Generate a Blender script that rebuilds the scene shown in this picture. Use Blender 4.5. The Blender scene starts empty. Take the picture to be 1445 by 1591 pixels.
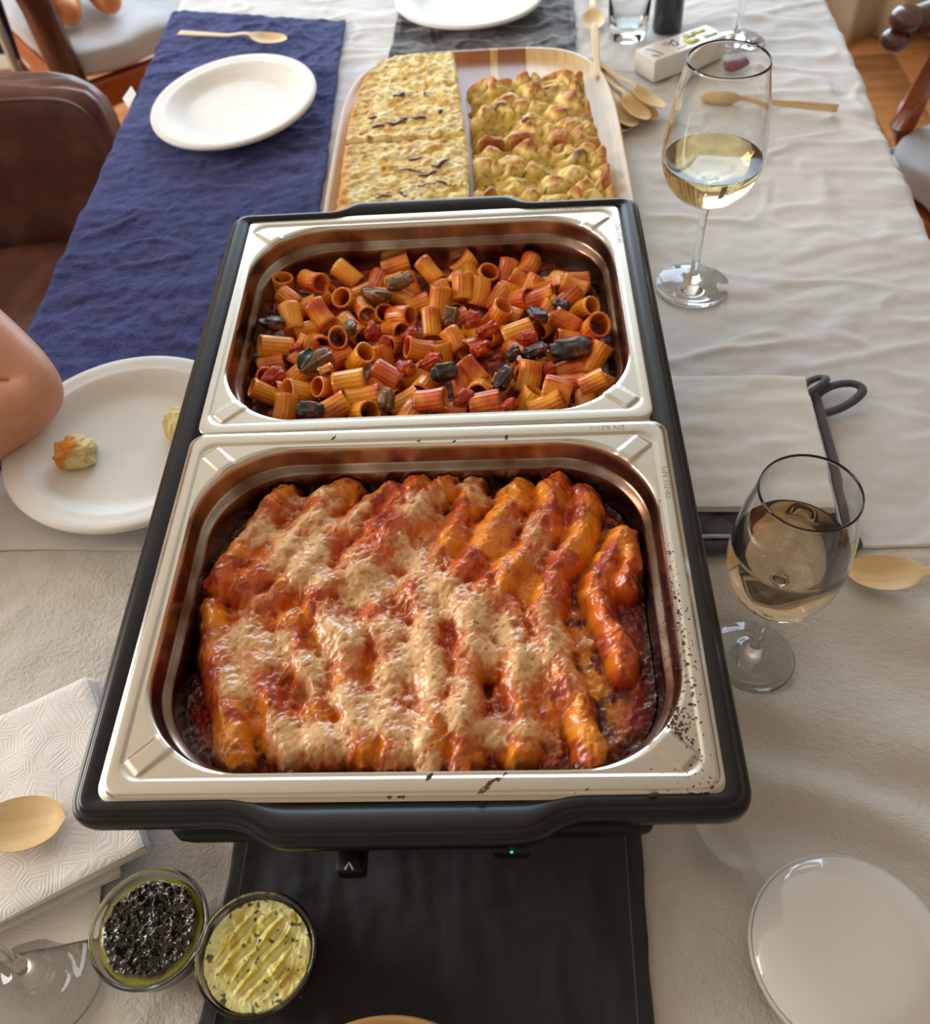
import bpy, bmesh, math, random
import numpy as np
from mathutils import Vector, Matrix, Euler
PI = math.pi
sc = bpy.context.scene
COL = sc.collection
# ---------------------------------------------------------------- camera
cam = bpy.data.cameras.new('camera'); camo = bpy.data.objects.new('camera', cam); COL.objects.link(camo)
R3 = ((0.99843, 0.03033941, 0.04707982), (0.0052051, 0.78667865, -0.61734075), (-0.05576645, 0.61661675, 0.78528586))
m4 = Matrix(R3).to_4x4(); m4.translation = (0.05644, -0.45247, 1.32006)
camo.matrix_world = m4
cam.sensor_fit = 'HORIZONTAL'; cam.sensor_width = 36.0; cam.lens = 36.0*1446/1445
cam.shift_y = (836.27-795.5)/1445
cam.clip_start = 0.02; cam.clip_end = 60
cam.dof.use_dof = True; cam.dof.focus_distance = 0.60; cam.dof.aperture_fstop = 11
sc.camera = camo
# ---------------------------------------------------------------- light and exposure
sc.view_settings.view_transform = 'Standard'; sc.view_settings.look = 'None'
sc.view_settings.gamma = 1.0; sc.view_settings.use_curve_mapping = False
sc.view_settings.exposure = 0.05
sc.cycles.max_bounces = 14; sc.cycles.transmission_bounces = 12; sc.cycles.glossy_bounces = 6; sc.cycles.diffuse_bounces = 5
sc.cycles.sample_clamp_indirect = 6
w = bpy.data.worlds.new('sky'); sc.world = w; w.use_nodes = True
bg = w.node_tree.nodes['Background']; bg.inputs[0].default_value = (0.62, 0.78, 1.0, 1); bg.inputs[1].default_value = 1.0
def area(name, loc, rot, sx, sy, power, col):
    l = bpy.data.lights.new(name, 'AREA'); l.shape = 'RECTANGLE'; l.size = sx; l.size_y = sy; l.energy = power; l.color = col
    o = bpy.data.objects.new(name, l); COL.objects.link(o); o.location = loc; o.rotation_euler = rot
    return o
# daylight through the two windows of the room (far wall, left wall)
area('daylight_far_window', (-0.15, 2.66, 1.56), (math.radians(-90), 0, 0), 2.1, 1.55, 60, (0.68, 0.85, 1.0))
area('daylight_left_window', (-2.94, 0.35, 1.55), (math.radians(90), 0, math.radians(-90)), 1.7, 1.4, 92, (1.0, 0.95, 0.88))

# ---------------------------------------------------------------- helpers
def lin(c):
    return tuple(((x/255)/12.92 if x/255 <= .04045 else ((x/255+.055)/1.055)**2.4) for x in c)
def linnp(a):
    a = np.asarray(a, float)/255
    return np.where(a <= .04045, a/12.92, ((a+.055)/1.055)**2.4)
class NT:
    def __init__(s, name):
        s.m = bpy.data.materials.new(name); s.m.use_nodes = True
        s.t = s.m.node_tree; s.b = s.t.nodes['Principled BSDF']
    def n(s, typ, **kw):
        nd = s.t.nodes.new(typ)
        for k, v in kw.items():
            if k.startswith('i_'):
                key = k[2:].replace('_', ' ')
                nd.inputs[key].default_value = v
            else: setattr(nd, k, v)
        return nd
    def l(s, a, b): s.t.links.new(a, b)
def setp(b, **kw):
    names = dict(rough='Roughness', metal='Metallic', spec='Specular IOR Level', trans='Transmission Weight', ior='IOR', coat='Coat Weight',
                 coatr='Coat Roughness', sheen='Sheen Weight', sss='Subsurface Weight', alpha='Alpha', sheenr='Sheen Roughness')
    for k, v in kw.items(): b.inputs[names[k]].default_value = v
def mat(name, c1, c2=None, nscale=8, rough=.6, bumps=(), stretch=None, detail=4, lo=.35, hi=.65, c3=None, coords='Object', sssc=None, **kw):
    """procedural: two or three colours mixed by noise, bumps = [(scale, strength, distance)]"""
    T = NT(name); b = T.b
    setp(b, rough=rough, **kw)
    tc = T.n('ShaderNodeTexCoord'); src = tc.outputs[coords]
    if stretch:
        mp = T.n('ShaderNodeMapping'); mp.inputs['Scale'].default_value = stretch; T.l(src, mp.inputs['Vector']); src2 = mp.outputs[0]
    else: src2 = src
    if c2 is None: b.inputs['Base Color'].default_value = (*lin(c1), 1)
    else:
        nz = T.n('ShaderNodeTexNoise', i_Scale=nscale, i_Detail=detail); T.l(src2, nz.inputs['Vector'])
        rp = T.n('ShaderNodeValToRGB'); T.l(nz.outputs[0], rp.inputs[0])
        e = rp.color_ramp.elements; e[0].position = lo; e[0].color = (*lin(c1), 1); e[1].position = hi; e[1].color = (*lin(c2), 1)
        if c3:
            x = rp.color_ramp.elements.new((lo+hi)/2); x.color = (*lin(c3), 1)
        T.l(rp.outputs[0], b.inputs['Base Color'])
    prev = None
    for (s_, st, ds) in bumps:
        nz = T.n('ShaderNodeTexNoise', i_Scale=s_, i_Detail=5.0); T.l(src2, nz.inputs['Vector'])
        bp = T.n('ShaderNodeBump', i_Strength=st, i_Distance=ds); T.l(nz.outputs[0], bp.inputs['Height'])
        if prev: T.l(prev.outputs[0], bp.inputs['Normal'])
        prev = bp
    if prev: T.l(prev.outputs[0], b.inputs['Normal'])
    if sssc: b.inputs['Subsurface Radius'].default_value = sssc; b.inputs['Subsurface Scale'].default_value = .01
    T.prev = prev; T.src = src; T.src2 = src2
    T.m['T'] = 1
    return T.m
def vmat(name, rough=.4, bumps=(), **kw):
    """colour from the mesh's pigment attribute 'col'; gloss from attribute 'wet'"""
    T = NT(name); b = T.b; setp(b, rough=rough, **kw)
    a = T.n('ShaderNodeAttribute', attribute_name='col'); T.l(a.outputs['Color'], b.inputs['Base Color'])
    a2 = T.n('ShaderNodeAttribute', attribute_name='wet')
    mr = T.n('ShaderNodeMapRange'); mr.inputs['To Min'].default_value = rough+.3; mr.inputs['To Max'].default_value = max(.08, rough-.12)
    T.l(a2.outputs['Fac'], mr.inputs['Value']); T.l(mr.outputs[0], b.inputs['Roughness'])
    tc = T.n('ShaderNodeTexCoord'); prev = None
    for (s_, st, ds) in bumps:
        nz = T.n('ShaderNodeTexNoise', i_Scale=s_, i_Detail=4.0); T.l(tc.outputs['Object'], nz.inputs['Vector'])
        bp = T.n('ShaderNodeBump', i_Strength=st, i_Distance=ds); T.l(nz.outputs[0], bp.inputs['Height'])
        if prev: T.l(prev.outputs[0], bp.inputs['Normal'])
        prev = bp
    if prev: T.l(prev.outputs[0], b.inputs['Normal'])
    return T.m
def tag(o, label=None, cat=None, group=None, kind=None):
    if label: o['label'] = label
    if cat: o['category'] = cat
    if group: o['group'] = group
    if kind: o['kind'] = kind
    return o
def empty(name, loc, rz=0, label=None, cat=None, group=None, rx=0, ry=0):
    o = bpy.data.objects.new(name, None); COL.objects.link(o); o.location = loc; o.rotation_euler = (rx, ry, rz); o.empty_display_size = .02
    return tag(o, label, cat, group)
def mesh(name, V, F, m, parent=None, smooth=True, loc=None, rot=None, attrs=None, uvs=None):
    me = bpy.data.meshes.new(name); me.from_pydata([tuple(v) for v in V], [], [tuple(f) for f in F]); me.update()
    if m is not None: me.materials.append(m)
    if smooth: me.polygons.foreach_set('use_smooth', [True]*len(me.polygons))
    if attrs: set_attrs(me, attrs)
    return place(name, me, parent, loc, rot)
def set_attrs(me, attrs):
    for k, v in attrs.items():
        v = np.asarray(v, np.float32)
        if v.ndim == 2:
            a = me.attributes.new(k, 'FLOAT_COLOR', 'POINT'); q = np.ones((len(v), 4), np.float32); q[:, :3] = v; a.data.foreach_set('color', q.ravel())
        else:
            a = me.attributes.new(k, 'FLOAT', 'POINT'); a.data.foreach_set('value', v)
def place(name, me, parent=None, loc=None, rot=None):
    o = bpy.data.objects.new(name, me); COL.objects.link(o)
    if parent: o.parent = parent
    if loc is not None: o.location = loc
    if rot is not None: o.rotation_euler = rot
    return o
def lathe(name, prof, m, parent=None, n=64, loc=None, rot=None, closed=False, sx=1, sy=1, fn=None):
    """prof = [(r,z)...]; closed joins last to first; r==0 ends are capped"""
    V = []; F = []; k = len(prof)
    for i in range(n):
        a = 2*PI*i/n
        for (r, z) in prof:
            x, y, zz = r*math.cos(a)*sx, r*math.sin(a)*sy, z
            if fn: x, y, zz = fn(x, y, zz)
            V.append((x, y, zz))
    for i in range(n):
        j = (i+1) % n
        for q in range(k if closed else k-1):
            q2 = (q+1) % k
            a, b, c, d = i*k+q, j*k+q, j*k+q2, i*k+q2
            F.append((a, b, c, d))
    o = mesh(name, V, F, m, parent, True, loc, rot)
    bm = bmesh.new(); bm.from_mesh(o.data); bmesh.ops.remove_doubles(bm, verts=bm.verts, dist=1e-6)
    bmesh.ops.recalc_face_normals(bm, faces=bm.faces); bm.to_mesh(o.data); bm.free()
    o.data.polygons.foreach_set('use_smooth', [True]*len(o.data.polygons))
    return o
def smooth_prof(pts, sub=6):
    """Catmull-Rom through profile points"""
    P = [np.array(p, float) for p in pts]; P = [2*P[0]-P[1]]+P+[2*P[-1]-P[-2]]; out = []
    for i in range(1, len(P)-2):
        for s in range(sub):
            t = s/sub; p0, p1, p2, p3 = P[i-1], P[i], P[i+1], P[i+2]
            out.append(tuple(.5*((2*p1)+(-p0+p2)*t+(2*p0-5*p1+4*p2-p3)*t*t+(-p0+3*p1-3*p2+p3)*t**3)))
    out.append(tuple(P[-2])); return out
def tube(name, pts, rad, m, parent=None, n=12, flat=1.0, loc=None, rot=None, up=(0, 0, 1)):
    """swept tube; rad number or list; flat squashes along the frame's second axis"""
    P = [Vector(p) for p in pts]; V = []; F = []
    for i, p in enumerate(P):
        t = (P[min(i+1, len(P)-1)]-P[max(i-1, 0)]).normalized()
        u = Vector(up).cross(t)
        if u.length < 1e-4: u = Vector((1, 0, 0)).cross(t)
        u.normalize(); v = t.cross(u)
        r = rad[i] if isinstance(rad, (list, tuple)) else rad
        for k in range(n):
            a = 2*PI*k/n; V.append(p+u*math.cos(a)*r+v*math.sin(a)*r*flat)
    for i in range(len(P)-1):
        for k in range(n): F.append((i*n+k, i*n+(k+1) % n, (i+1)*n+(k+1) % n, (i+1)*n+k))
    F.append(tuple(range(n-1, -1, -1))); F.append(tuple((len(P)-1)*n+k for k in range(n)))
    return mesh(name, V, F, m, parent, True, loc, rot)
def box(name, sx, sy, sz, m, parent=None, loc=None, rot=None, bev=.004, seg=3):
    """rounded box centred on its base"""
    bm = bmesh.new(); bmesh.ops.create_cube(bm, size=1)
    for v in bm.verts: v.co = Vector((v.co.x*sx, v.co.y*sy, (v.co.z+.5)*sz))
    if bev: bmesh.ops.bevel(bm, geom=bm.edges[:], offset=bev, segments=seg, profile=.5, affect='EDGES')
    me = bpy.data.meshes.new(name); bm.to_mesh(me); bm.free(); me.materials.append(m)
    me.polygons.foreach_set('use_smooth', [True]*len(me.polygons))
    o = place(name, me, parent, loc, rot)
    wn = o.modifiers.new('wn', 'WEIGHTED_NORMAL'); wn.keep_sharp = True
    return o
def bezier(p0, p1, p2, p3, n):
    out = []
    for i in range(n+1):
        t = i/n; out.append(tuple(np.array(p0)*(1-t)**3+3*np.array(p1)*t*(1-t)**2+3*np.array(p2)*t*t*(1-t)+np.array(p3)*t**3))
    return out
# gradient noise on numpy arrays
_rs = np.random.RandomState(7); _perm = _rs.permutation(256); _perm = np.concatenate([_perm, _perm]); _ga = _rs.rand(256)*2*PI
def pn(x, y, seed=0):
    x = np.asarray(x, float)+seed*17.31; y = np.asarray(y, float)+seed*9.77
    xi = np.floor(x).astype(int); yi = np.floor(y).astype(int); xf = x-xi; yf = y-yi; xi &= 255; yi &= 255
    def g(ix, iy, fx, fy):
        a = _ga[_perm[_perm[ix & 255]+(iy & 255)]]; return np.cos(a)*fx+np.sin(a)*fy
    u = xf**3*(xf*(xf*6-15)+10); v = yf**3*(yf*(yf*6-15)+10)
    a = g(xi, yi, xf, yf)*(1-u)+g(xi+1, yi, xf-1, yf)*u
    b = g(xi, yi+1, xf, yf-1)*(1-u)+g(xi+1, yi+1, xf-1, yf-1)*u
    return (a*(1-v)+b*v)*1.5
def fbm(x, y, o=4, seed=0, g=.5):
    s = 0; a = 1; f = 1
    for i in range(o): s = s+a*pn(x*f, y*f, seed+i); a *= g; f *= 2.03
    return s
def ss(a, b, x):
    t = np.clip((x-a)/(b-a), 0, 1); return t*t*(3-2*t)
def worley(x, y, pts):
    d1 = np.full(x.shape, 9.); d2 = np.full(x.shape, 9.); idx = np.zeros(x.shape, int)
    for i, (px, py, s) in enumerate(pts):
        d = np.hypot(x-px, y-py)/s; m = d < d1; d2 = np.where(m, d1, np.minimum(d2, d)); idx = np.where(m, i, idx); d1 = np.where(m, d, d1)
    return d1, d2, idx
def gridmesh(name, X, Y, Z, m, parent=None, attrs=None, skirt=None, mask=None, closed_bottom=False, loc=None, rot=None):
    """height field with a skirt turned down at every border (solid, not a card)"""
    ny, nx = X.shape; V = np.stack([X, Y, Z], -1).reshape(-1, 3); idx = np.arange(nx*ny).reshape(ny, nx)
    q = np.stack([idx[:-1, :-1], idx[:-1, 1:], idx[1:, 1:], idx[1:, :-1]], -1).reshape(-1, 4)
    if mask is not None: q = q[mask.reshape(-1)]
    return facemesh(name, V, q, m, parent, attrs, skirt, loc=loc, rot=rot)
def facemesh(name, V, q, m, parent=None, attrs=None, skirt=None, normals=None, loc=None, rot=None):
    used = np.unique(q); rm = np.full(len(V), -1); rm[used] = np.arange(len(used)); q2 = rm[q]; V2 = V[used]
    at = {k: np.asarray(v).reshape(len(V), -1)[used].squeeze() for k, v in (attrs or {}).items()}
    F = q2.tolist(); Vl = V2; nrm = normals[used] if normals is not None else None
    if skirt is not None:
        e = np.concatenate([q2[:, [0, 1]], q2[:, [1, 2]], q2[:, [2, 3]], q2[:, [3, 0]]]); n = len(V2)
        key = e[:, 0].astype(np.int64)*n+e[:, 1]; rk = e[:, 1].astype(np.int64)*n+e[:, 0]
        be = e[~np.isin(key, rk)]; bv = np.unique(be); mp = {int(b): n+i for i, b in enumerate(bv)}; mp2 = {int(b): n+len(bv)+i for i, b in enumerate(bv)}
        top = V2[bv].copy(); low = V2[bv].copy(); low[:, 2] = skirt if np.isscalar(skirt) else skirt
        if np.isscalar(skirt) and skirt < 0: low[:, 2] = V2[bv][:, 2]+skirt
        Vl = np.concatenate([V2, top, low])
        at = {k: np.concatenate([v, v[bv], v[bv]]) for k, v in at.items()}
        for a, b in be: F.append((mp[int(b)], mp[int(a)], mp2[int(a)], mp2[int(b)]))
    me = bpy.data.meshes.new(name); me.from_pydata(Vl.tolist(), [], F); me.update(); me.materials.append(m)
    me.polygons.foreach_set('use_smooth', [True]*len(me.polygons))
    if at: set_attrs(me, at)
    if nrm is not None:
        N = np.zeros((len(Vl), 3)); N[:len(nrm)] = nrm
        me.normals_split_custom_set_from_vertices(N.tolist())
    return place(name, me, parent, loc, rot)
def mix(a, b, t): return a*(1-t[..., None])+b*t[..., None]
def skin(name, pts, edges, rad, m, parent=None, sub=2, loc=None, root=0):
    me = bpy.data.meshes.new(name); me.from_pydata(pts, edges, []); me.materials.append(m)
    o = place(name, me, parent, loc); s = o.modifiers.new('skin', 'SKIN'); s.use_smooth_shade = True
    for i, r in enumerate(rad):
        sv = me.skin_vertices[0].data[i]; sv.radius = (r, r) if not isinstance(r, tuple) else r; sv.use_root = (i == root)
    ssf = o.modifiers.new('sub', 'SUBSURF'); ssf.levels = sub; ssf.render_levels = sub
    return o
def text(name, s, size, m, parent, loc, rot, depth=.0002):
    cu = bpy.data.curves.new(name, 'FONT'); cu.body = s; cu.size = size; cu.extrude = depth; cu.align_x = 'CENTER'; cu.align_y = 'CENTER'
    t = bpy.data.objects.new('tmp', cu); COL.objects.link(t); bpy.context.view_layer.update()
    me = bpy.data.meshes.new_from_object(t.evaluated_get(bpy.context.evaluated_depsgraph_get())); bpy.data.objects.remove(t)
    me.materials.clear(); me.materials.append(m); me.name = name
    return place(name, me, parent, loc, rot)
def rrect(hx, hy, r, nc=16, nsx=20, nsy=16):
    """rounded rectangle loop, ccw, same count for every size"""
    P = []
    cs = [(hx-r, hy-r, 0), (-hx+r, hy-r, 90), (-hx+r, -hy+r, 180), (hx-r, -hy+r, 270)]
    for ci, (cx, cy, a0) in enumerate(cs):
        for k in range(nc+1):
            a = math.radians(a0+90*k/nc); P.append((cx+r*math.cos(a), cy+r*math.sin(a)))
        nx_ = cs[(ci+1) % 4]; a1 = math.radians(nx_[2]); p1 = P[-1]; p2 = (nx_[0]+r*math.cos(a1), nx_[1]+r*math.sin(a1))
        ns = nsx if ci % 2 == 0 else nsy
        for k in range(1, ns): P.append((p1[0]+(p2[0]-p1[0])*k/ns, p1[1]+(p2[1]-p1[1])*k/ns))
    return P
def loft(name, loops, m, parent=None, cap_last=True, cap_first=False, smooth=True, loc=None, rot=None, attrs=None):
    n = len(loops[0]); V = [p for L in loops for p in L]; F = []
    for i in range(len(loops)-1):
        for k in range(n): F.append((i*n+k, i*n+(k+1) % n, (i+1)*n+(k+1) % n, (i+1)*n+k))
    if cap_last: F.append(tuple((len(loops)-1)*n+k for k in range(n)))
    if cap_first: F.append(tuple(range(n-1, -1, -1)))
    return mesh(name, V, F, m, parent, smooth, loc, rot, attrs)
def autosmooth(o, ang=40):
    me = o.data; me.polygons.foreach_set('use_smooth', [True]*len(me.polygons))
    bm = bmesh.new(); bm.from_mesh(me)
    for e in bm.edges:
        if len(e.link_faces) == 2 and e.calc_face_angle(0) > math.radians(ang): e.smooth = False
    bm.to_mesh(me); bm.free()
# ---------------------------------------------------------------- setting: the room
M_wall = mat('wall_plaster', (228, 223, 213), (220, 214, 203), 3, .9, [(60, .1, .002)])
M_ceil = mat('ceiling_plaster', (214, 205, 188), (208, 199, 182), 3, .9)
M_floor = mat('parquet_wood', (178, 116, 70), (206, 148, 98), 5, .28, [(40, .05, .002)], stretch=(1, 5, 1), c3=(192, 130, 80))
M_white_paint = mat('white_window_paint', (225, 222, 214), (216, 212, 204), 4, .45)
M_cream_tile = mat('cream_threshold_stone', (226, 220, 196), (214, 206, 180), 6, .4)
def struct(name, o): o.name = name; o['kind'] = 'structure'; return o
fl = empty('floor', (0, 0, 0)); fl['kind'] = 'structure'
struct('floor', fl)
pw = .14
fx = -3.0; pi_ = 0
random.seed(3)
plank_me = {}
sub = box('subfloor', 6.1, 6.2, .05, M_floor, fl, loc=(0, .0, -.062), bev=0)
# planks that can be told apart (in view), the rest follows the same size
for i in range(16):
    for j in range(6):
        x = 0.30+i*.14; y = .2+j*.85+(i % 3)*.28
        if x > 2.4 or y > 3.2: continue
        if 'p' not in plank_me:
            o = box('floor_board', .138, .846, .012, M_floor, fl, loc=(x, y, -.0115), bev=.0012, seg=1); plank_me['p'] = o.data
        else:
            o = place('floor_board', plank_me['p'], fl, (x, y, -.0115-.0004*random.random()))
for i in range(16):
    for j in range(5):
        x = -.58-i*.14; y = .8+j*.85+(i % 3)*.28
        if x < -2.9 or y > 3.0: continue
        place('floor_board', plank_me['p'], fl, (x, y, -.0115-.0004*random.random()))
struct('ceiling', box('ceiling', 6.1, 6.2, .05, M_ceil, loc=(0, 0, 2.55), bev=0))
struct('wall_front', box('wall_front', 6.1, .08, 2.6, M_wall, loc=(0, -3.0, 0), bev=0))
struct('wall_right', box('wall_right', .08, 6.0, 2.6, M_wall, loc=(3.0, 0, 0), bev=0))
# far wall with a wide glazed opening x -1.25..0.95, z .75..2.38
wb = empty('wall_back', (0, 2.6, 0)); wb['kind'] = 'structure'
box('wall_panel', 6.1, .1, .75, M_wall, wb, loc=(0, 0, 0), bev=0)
box('wall_panel', 6.1, .1, .17, M_wall, wb, loc=(0, 0, 2.38), bev=0)
box('wall_panel', 1.8, .1, 1.63, M_wall, wb, loc=(-2.15, 0, .75), bev=0)
box('wall_panel', 2.1, .1, 1.63, M_wall, wb, loc=(2.0, 0, .75), bev=0)
struct('baseboard_back', box('baseboard_back', 6.0, .02, .09, M_white_paint, loc=(0, 2.54, 0), bev=.004))
w1 = empty('window_1', (-.15, 2.6, .75)); w1['kind'] = 'structure'
for x in (-1.08, 0, 1.08): box('window_post', .05, .07, 1.63, M_white_paint, w1, loc=(x, 0, 0), bev=.004)
for z in (0, 1.58): box('window_rail', 2.2, .07, .05, M_white_paint, w1, loc=(0, 0, z), bev=.004)
box('window_sill', 2.3, .16, .03, M_white_paint, w1, loc=(0, -.07, -.03), bev=.005)
# left wall with a window
wl = empty('wall_left', (-3.0, 0, 0)); wl['kind'] = 'structure'
box('wall_panel', .08, 6.0, .8, M_wall, wl, bev=0); box('wall_panel', .08, 6.0, .3, M_wall, wl, loc=(0, 0, 2.3), bev=0)
box('wall_panel', .08, 2.45, 1.5, M_wall, wl, loc=(0, -1.775, .8), bev=0); box('wall_panel', .08, 1.75, 1.5, M_wall, wl, loc=(0, 2.125, .8), bev=0)
w2 = empty('window_2', (-3.0, .35, .8)); w2['kind'] = 'structure'
for y in (-.85, 0, .85): box('window_post', .07, .05, 1.5, M_white_paint, w2, loc=(0, y, 0), bev=.004)
for z in (0, 1.45): box('window_rail', .07, 1.7, .05, M_white_paint, w2, loc=(0, 0, z), bev=.004)
# cream curtain with a curved hem, far right
M_curt = mat('cream_curtain_cloth', (196, 184, 158), (184, 170, 142), 2, .9, [(300, .1, .001)], stretch=(6, 6, .5))
s = np.linspace(0, 1, 90); zz = np.linspace(0, 1, 30); S, ZZ = np.meshgrid(s, zz)
X = .97+.62*S; Y = 2.40+.03*np.sin(S*26)+.008*np.sin(S*61)-.03*S; Z = .012+.05*S*(1-S)*0+2.3*ZZ
cu = gridmesh('curtain', X, Y, Z, M_curt); so = cu.modifiers.new('s', 'SOLIDIFY'); so.thickness = .003
tag(cu, 'cream curtain hanging to the wooden floor at the top right', 'curtain')
# ---------------------------------------------------------------- dining table and cloths
TZ = .75
M_oak = mat('dark_table_wood', (110, 62, 30), (140, 84, 44), 5, .45, stretch=(8, 1, 8))
dt = empty('dining_table', (.03, .15, 0), label='long wooden dining table under the white linen cloths', cat='table')
box('tabletop', .86, 2.1, .03, M_oak, dt, loc=(0, 0, .708), bev=.006)
for x in (-.38, .38):
    for y in (-.98, .98): box('leg', .07, .07, .707, M_oak, dt, loc=(x, y, 0), bev=.006)
for y in (-.98, .98): box('apron', .66, .025, .08, M_oak, dt, loc=(0, y, .625), bev=.003)
for x in (-.38, .38): box('apron', .025, 1.86, .08, M_oak, dt, loc=(x, 0, .625), bev=.003)
def xr(y): return .463+.047*y
def xl(y): return -.402+.0*y
CR = [((.275, .46), (.36, .55), .004, .0035), ((.36, .55), (.47, .575), .004, .002), ((.262, .19), (.268, .40), .0018, .0012),
      ((.27, .165), (.48, .215), .006, .002), ((.18, .19), (.34, .215), .005, .003), ((.2, .42), (.33, .40), .006, .0015),
      ((.36, .74), (.50, .70), .006, .003), ((.30, .66), (.49, .665), .007, .003), ((.33, .52), (.49, .50), .01, .002),
      ((-.16, .84), (-.09, .83), .006, .003), ((-.15, .89), (-.05, .905), .006, .003)]
def segd(x, y, a, b):
    ax, ay = a; bx, by = b; dx, dy = bx-ax, by-ay; t = np.clip(((x-ax)*dx+(y-ay)*dy)/(dx*dx+dy*dy), 0, 1)
    return np.hypot(x-ax-t*dx, y-ay-t*dy), t
def flatten(x, y):
    """cloth lies flat under heavy things"""
    m = 1-.9*ss(.03, -.01, np.maximum(np.abs(x)-.16, np.abs(y)-.21))
    m = m*(1-.8*ss(.03, -.01, np.maximum(np.abs(x-.033)-.165, np.abs(y-.51)-.26)))
    return m
def Hcloth(x, y):
    far = ss(-.2, .5, y)
    wr = fbm(x*7+2*pn(x*3, y*3, 5), y*12+1.6*pn(x*5, y*5, 3), 3, 1)          # soft folds running across the table
    wr2 = 1-np.abs(fbm(x*6+.8*pn(x*9, y*9, 2), y*10+2*x, 2, 11)); wr2 = ss(.72, 1.0, wr2)
    h = .0022*wr+.0022*wr2*far+.0009*fbm(x*24, y*44, 3, 4)
    # broad soft ripples near the right front corner
    h += .0110*ss(.13, .24, x)*ss(.0, -.12, y)*(.5+.5*pn(x*9, y*7, 19))*np.sin((y*1.0+.35*x)*78+2.6*pn(x*7, y*7, 9))
    for a, b, wd, hh in CR:
        d, t = segd(x+.004*pn(x*20, y*20, 6), y+.004*pn(x*22, y*22, 8), a, b); h += hh*np.exp(-(d/wd)**2)*np.sin(PI*np.clip(t*.9+.05, 0, 1))
    e = np.minimum(xr(y)-x, .1)
    h += .0010*ss(.1, 0, e)*np.sin(y*95+4*pn(y*7, x*0, 2))
    return np.clip(h-.001, -.005, .009)*flatten(x, y)
M_cloth = mat('white_linen', (208, 207, 206), (217, 216, 215), 6, .92, [(900, .35, .0006), (220, .18, .001)], sheen=.25)
M_cloth2 = mat('beige_linen', (203, 198, 190), (212, 207, 199), 6, .92, [(600, .6, .0012), (230, .5, .0024)], sheen=.25)
def clothsheet(name, y0, y1, m, dz, step=.0034, edgef=None, left=True):
    W_ = .9+.30; ns = int(W_/step); ny = int((y1-y0)/step)
    S = np.linspace(-.15, .9+.15, ns); T = np.linspace(y0, y1, ny); S, T = np.meshgrid(S, T)
    if edgef is not None:
        k = ss(y0+.12, y0, T); T = T+k*edgef(S-.42)
    xL = xl(T); xR = xr(T); Wd = xR-xL
    u = S*1.0; x = xL+u*(Wd/.9); r = .009
    X = x.copy(); Z = np.zeros_like(X); over = x-xR; ov = np.clip(over, 0, None); a = np.clip(ov/r, 0, PI/2)
    Xr = xR+r*np.sin(a); Zr = -r*(1-np.cos(a))-np.clip(ov-r*PI/2, 0, None)
    Xr = Xr+.012*np.clip(ov/.1, 0, 1)*np.sin(T*31+2*pn(T*4, T*0, 3))
    und = np.clip(xL-x, 0, None); b = np.clip(und/r, 0, PI/2)
    Xl_ = xL-r*np.sin(b); Zl = -r*(1-np.cos(b))-np.clip(und-r*PI/2, 0, None)
    X = np.where(over > 0, Xr, np.where(und > 0, Xl_, x)); Z = np.where(over > 0, Zr, np.where(und > 0, Zl, 0))
    H = Hcloth(np.clip(x, xL, xR), T)
    Z = TZ-.002+dz+Z+H*np.where((over > .02) | (und > .02), 0, 1)
    o = gridmesh(name, X, T, Z, m); q = o.modifiers.new('s', 'SOLIDIFY'); q.thickness = .0012; q.offset = -1
    return o
c1 = clothsheet('tablecloth', -.02, 1.2, M_cloth, .0012, edgef=lambda x: .018*(.3-x)/.7+.003*np.sin(x*14)+0*x)
tag(c1, 'white linen tablecloth covering the far part of the table', 'tablecloth')
c2 = clothsheet('tablecloth', -.75, .03, M_cloth2, -.0006)
tag(c2, 'beige-white linen tablecloth on the near part, under the white one', 'tablecloth')
def sheet(name, corners, m, nx, ny, dz, th, label, cat, edge_noise=.0, hfun=None, clipf=None, attrs=None, round_=0):
    """cloth lying on the table, following its folds; corners bl, br, tr, tl"""
    s = np.linspace(0, 1, nx); t = np.linspace(0, 1, ny); S, T = np.meshgrid(s, t)
    c = np.array(corners, float)
    X = (1-T)*((1-S)*c[0, 0]+S*c[1, 0])+T*((1-S)*c[3, 0]+S*c[2, 0]); Y = (1-T)*((1-S)*c[0, 1]+S*c[1, 1])+T*((1-S)*c[3, 1]+S*c[2, 1])
    if edge_noise: X = X+edge_noise*fbm(Y*9, X*0+S*.5, 3, 21)
    Z = TZ-.0005+dz+Hcloth(X, Y)+(hfun(X, Y, S, T) if hfun else 0)
    if clipf: X, Y, Z = clipf(X, Y, Z, S, T)
    o = gridmesh(name, X, Y, Z, m); q = o.modifiers.new('s', 'SOLIDIFY'); q.thickness = th; q.offset = -1
    return tag(o, label, cat)
M_run = mat('charcoal_linen', (27, 27, 31), (40, 40, 45), 5, .85, [(800, .4, .0006), (150, .25, .0012)], sheen=.5)
rn = sheet('table_runner', [(-.140, -.75), (.115, -.75), (.176, 1.15), (-.069, 1.15)], M_run, 120, 900, .0022, .0009,
      'charcoal linen table runner under the food warmer', 'table runner', .003,
      hfun=lambda x, y, s, t: .0006*ss(.045, .03, np.minimum(s, 1-s)*.26/.9*3)+.0030*ss(.2, .3, np.abs(y))*np.clip(fbm(x*34+y*6, y*12, 3, 31)-.1, -.25, 9)*(flatten(x, y)))
M_stitch = mat('grey_thread', (88, 84, 86), rough=.9)
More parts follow.
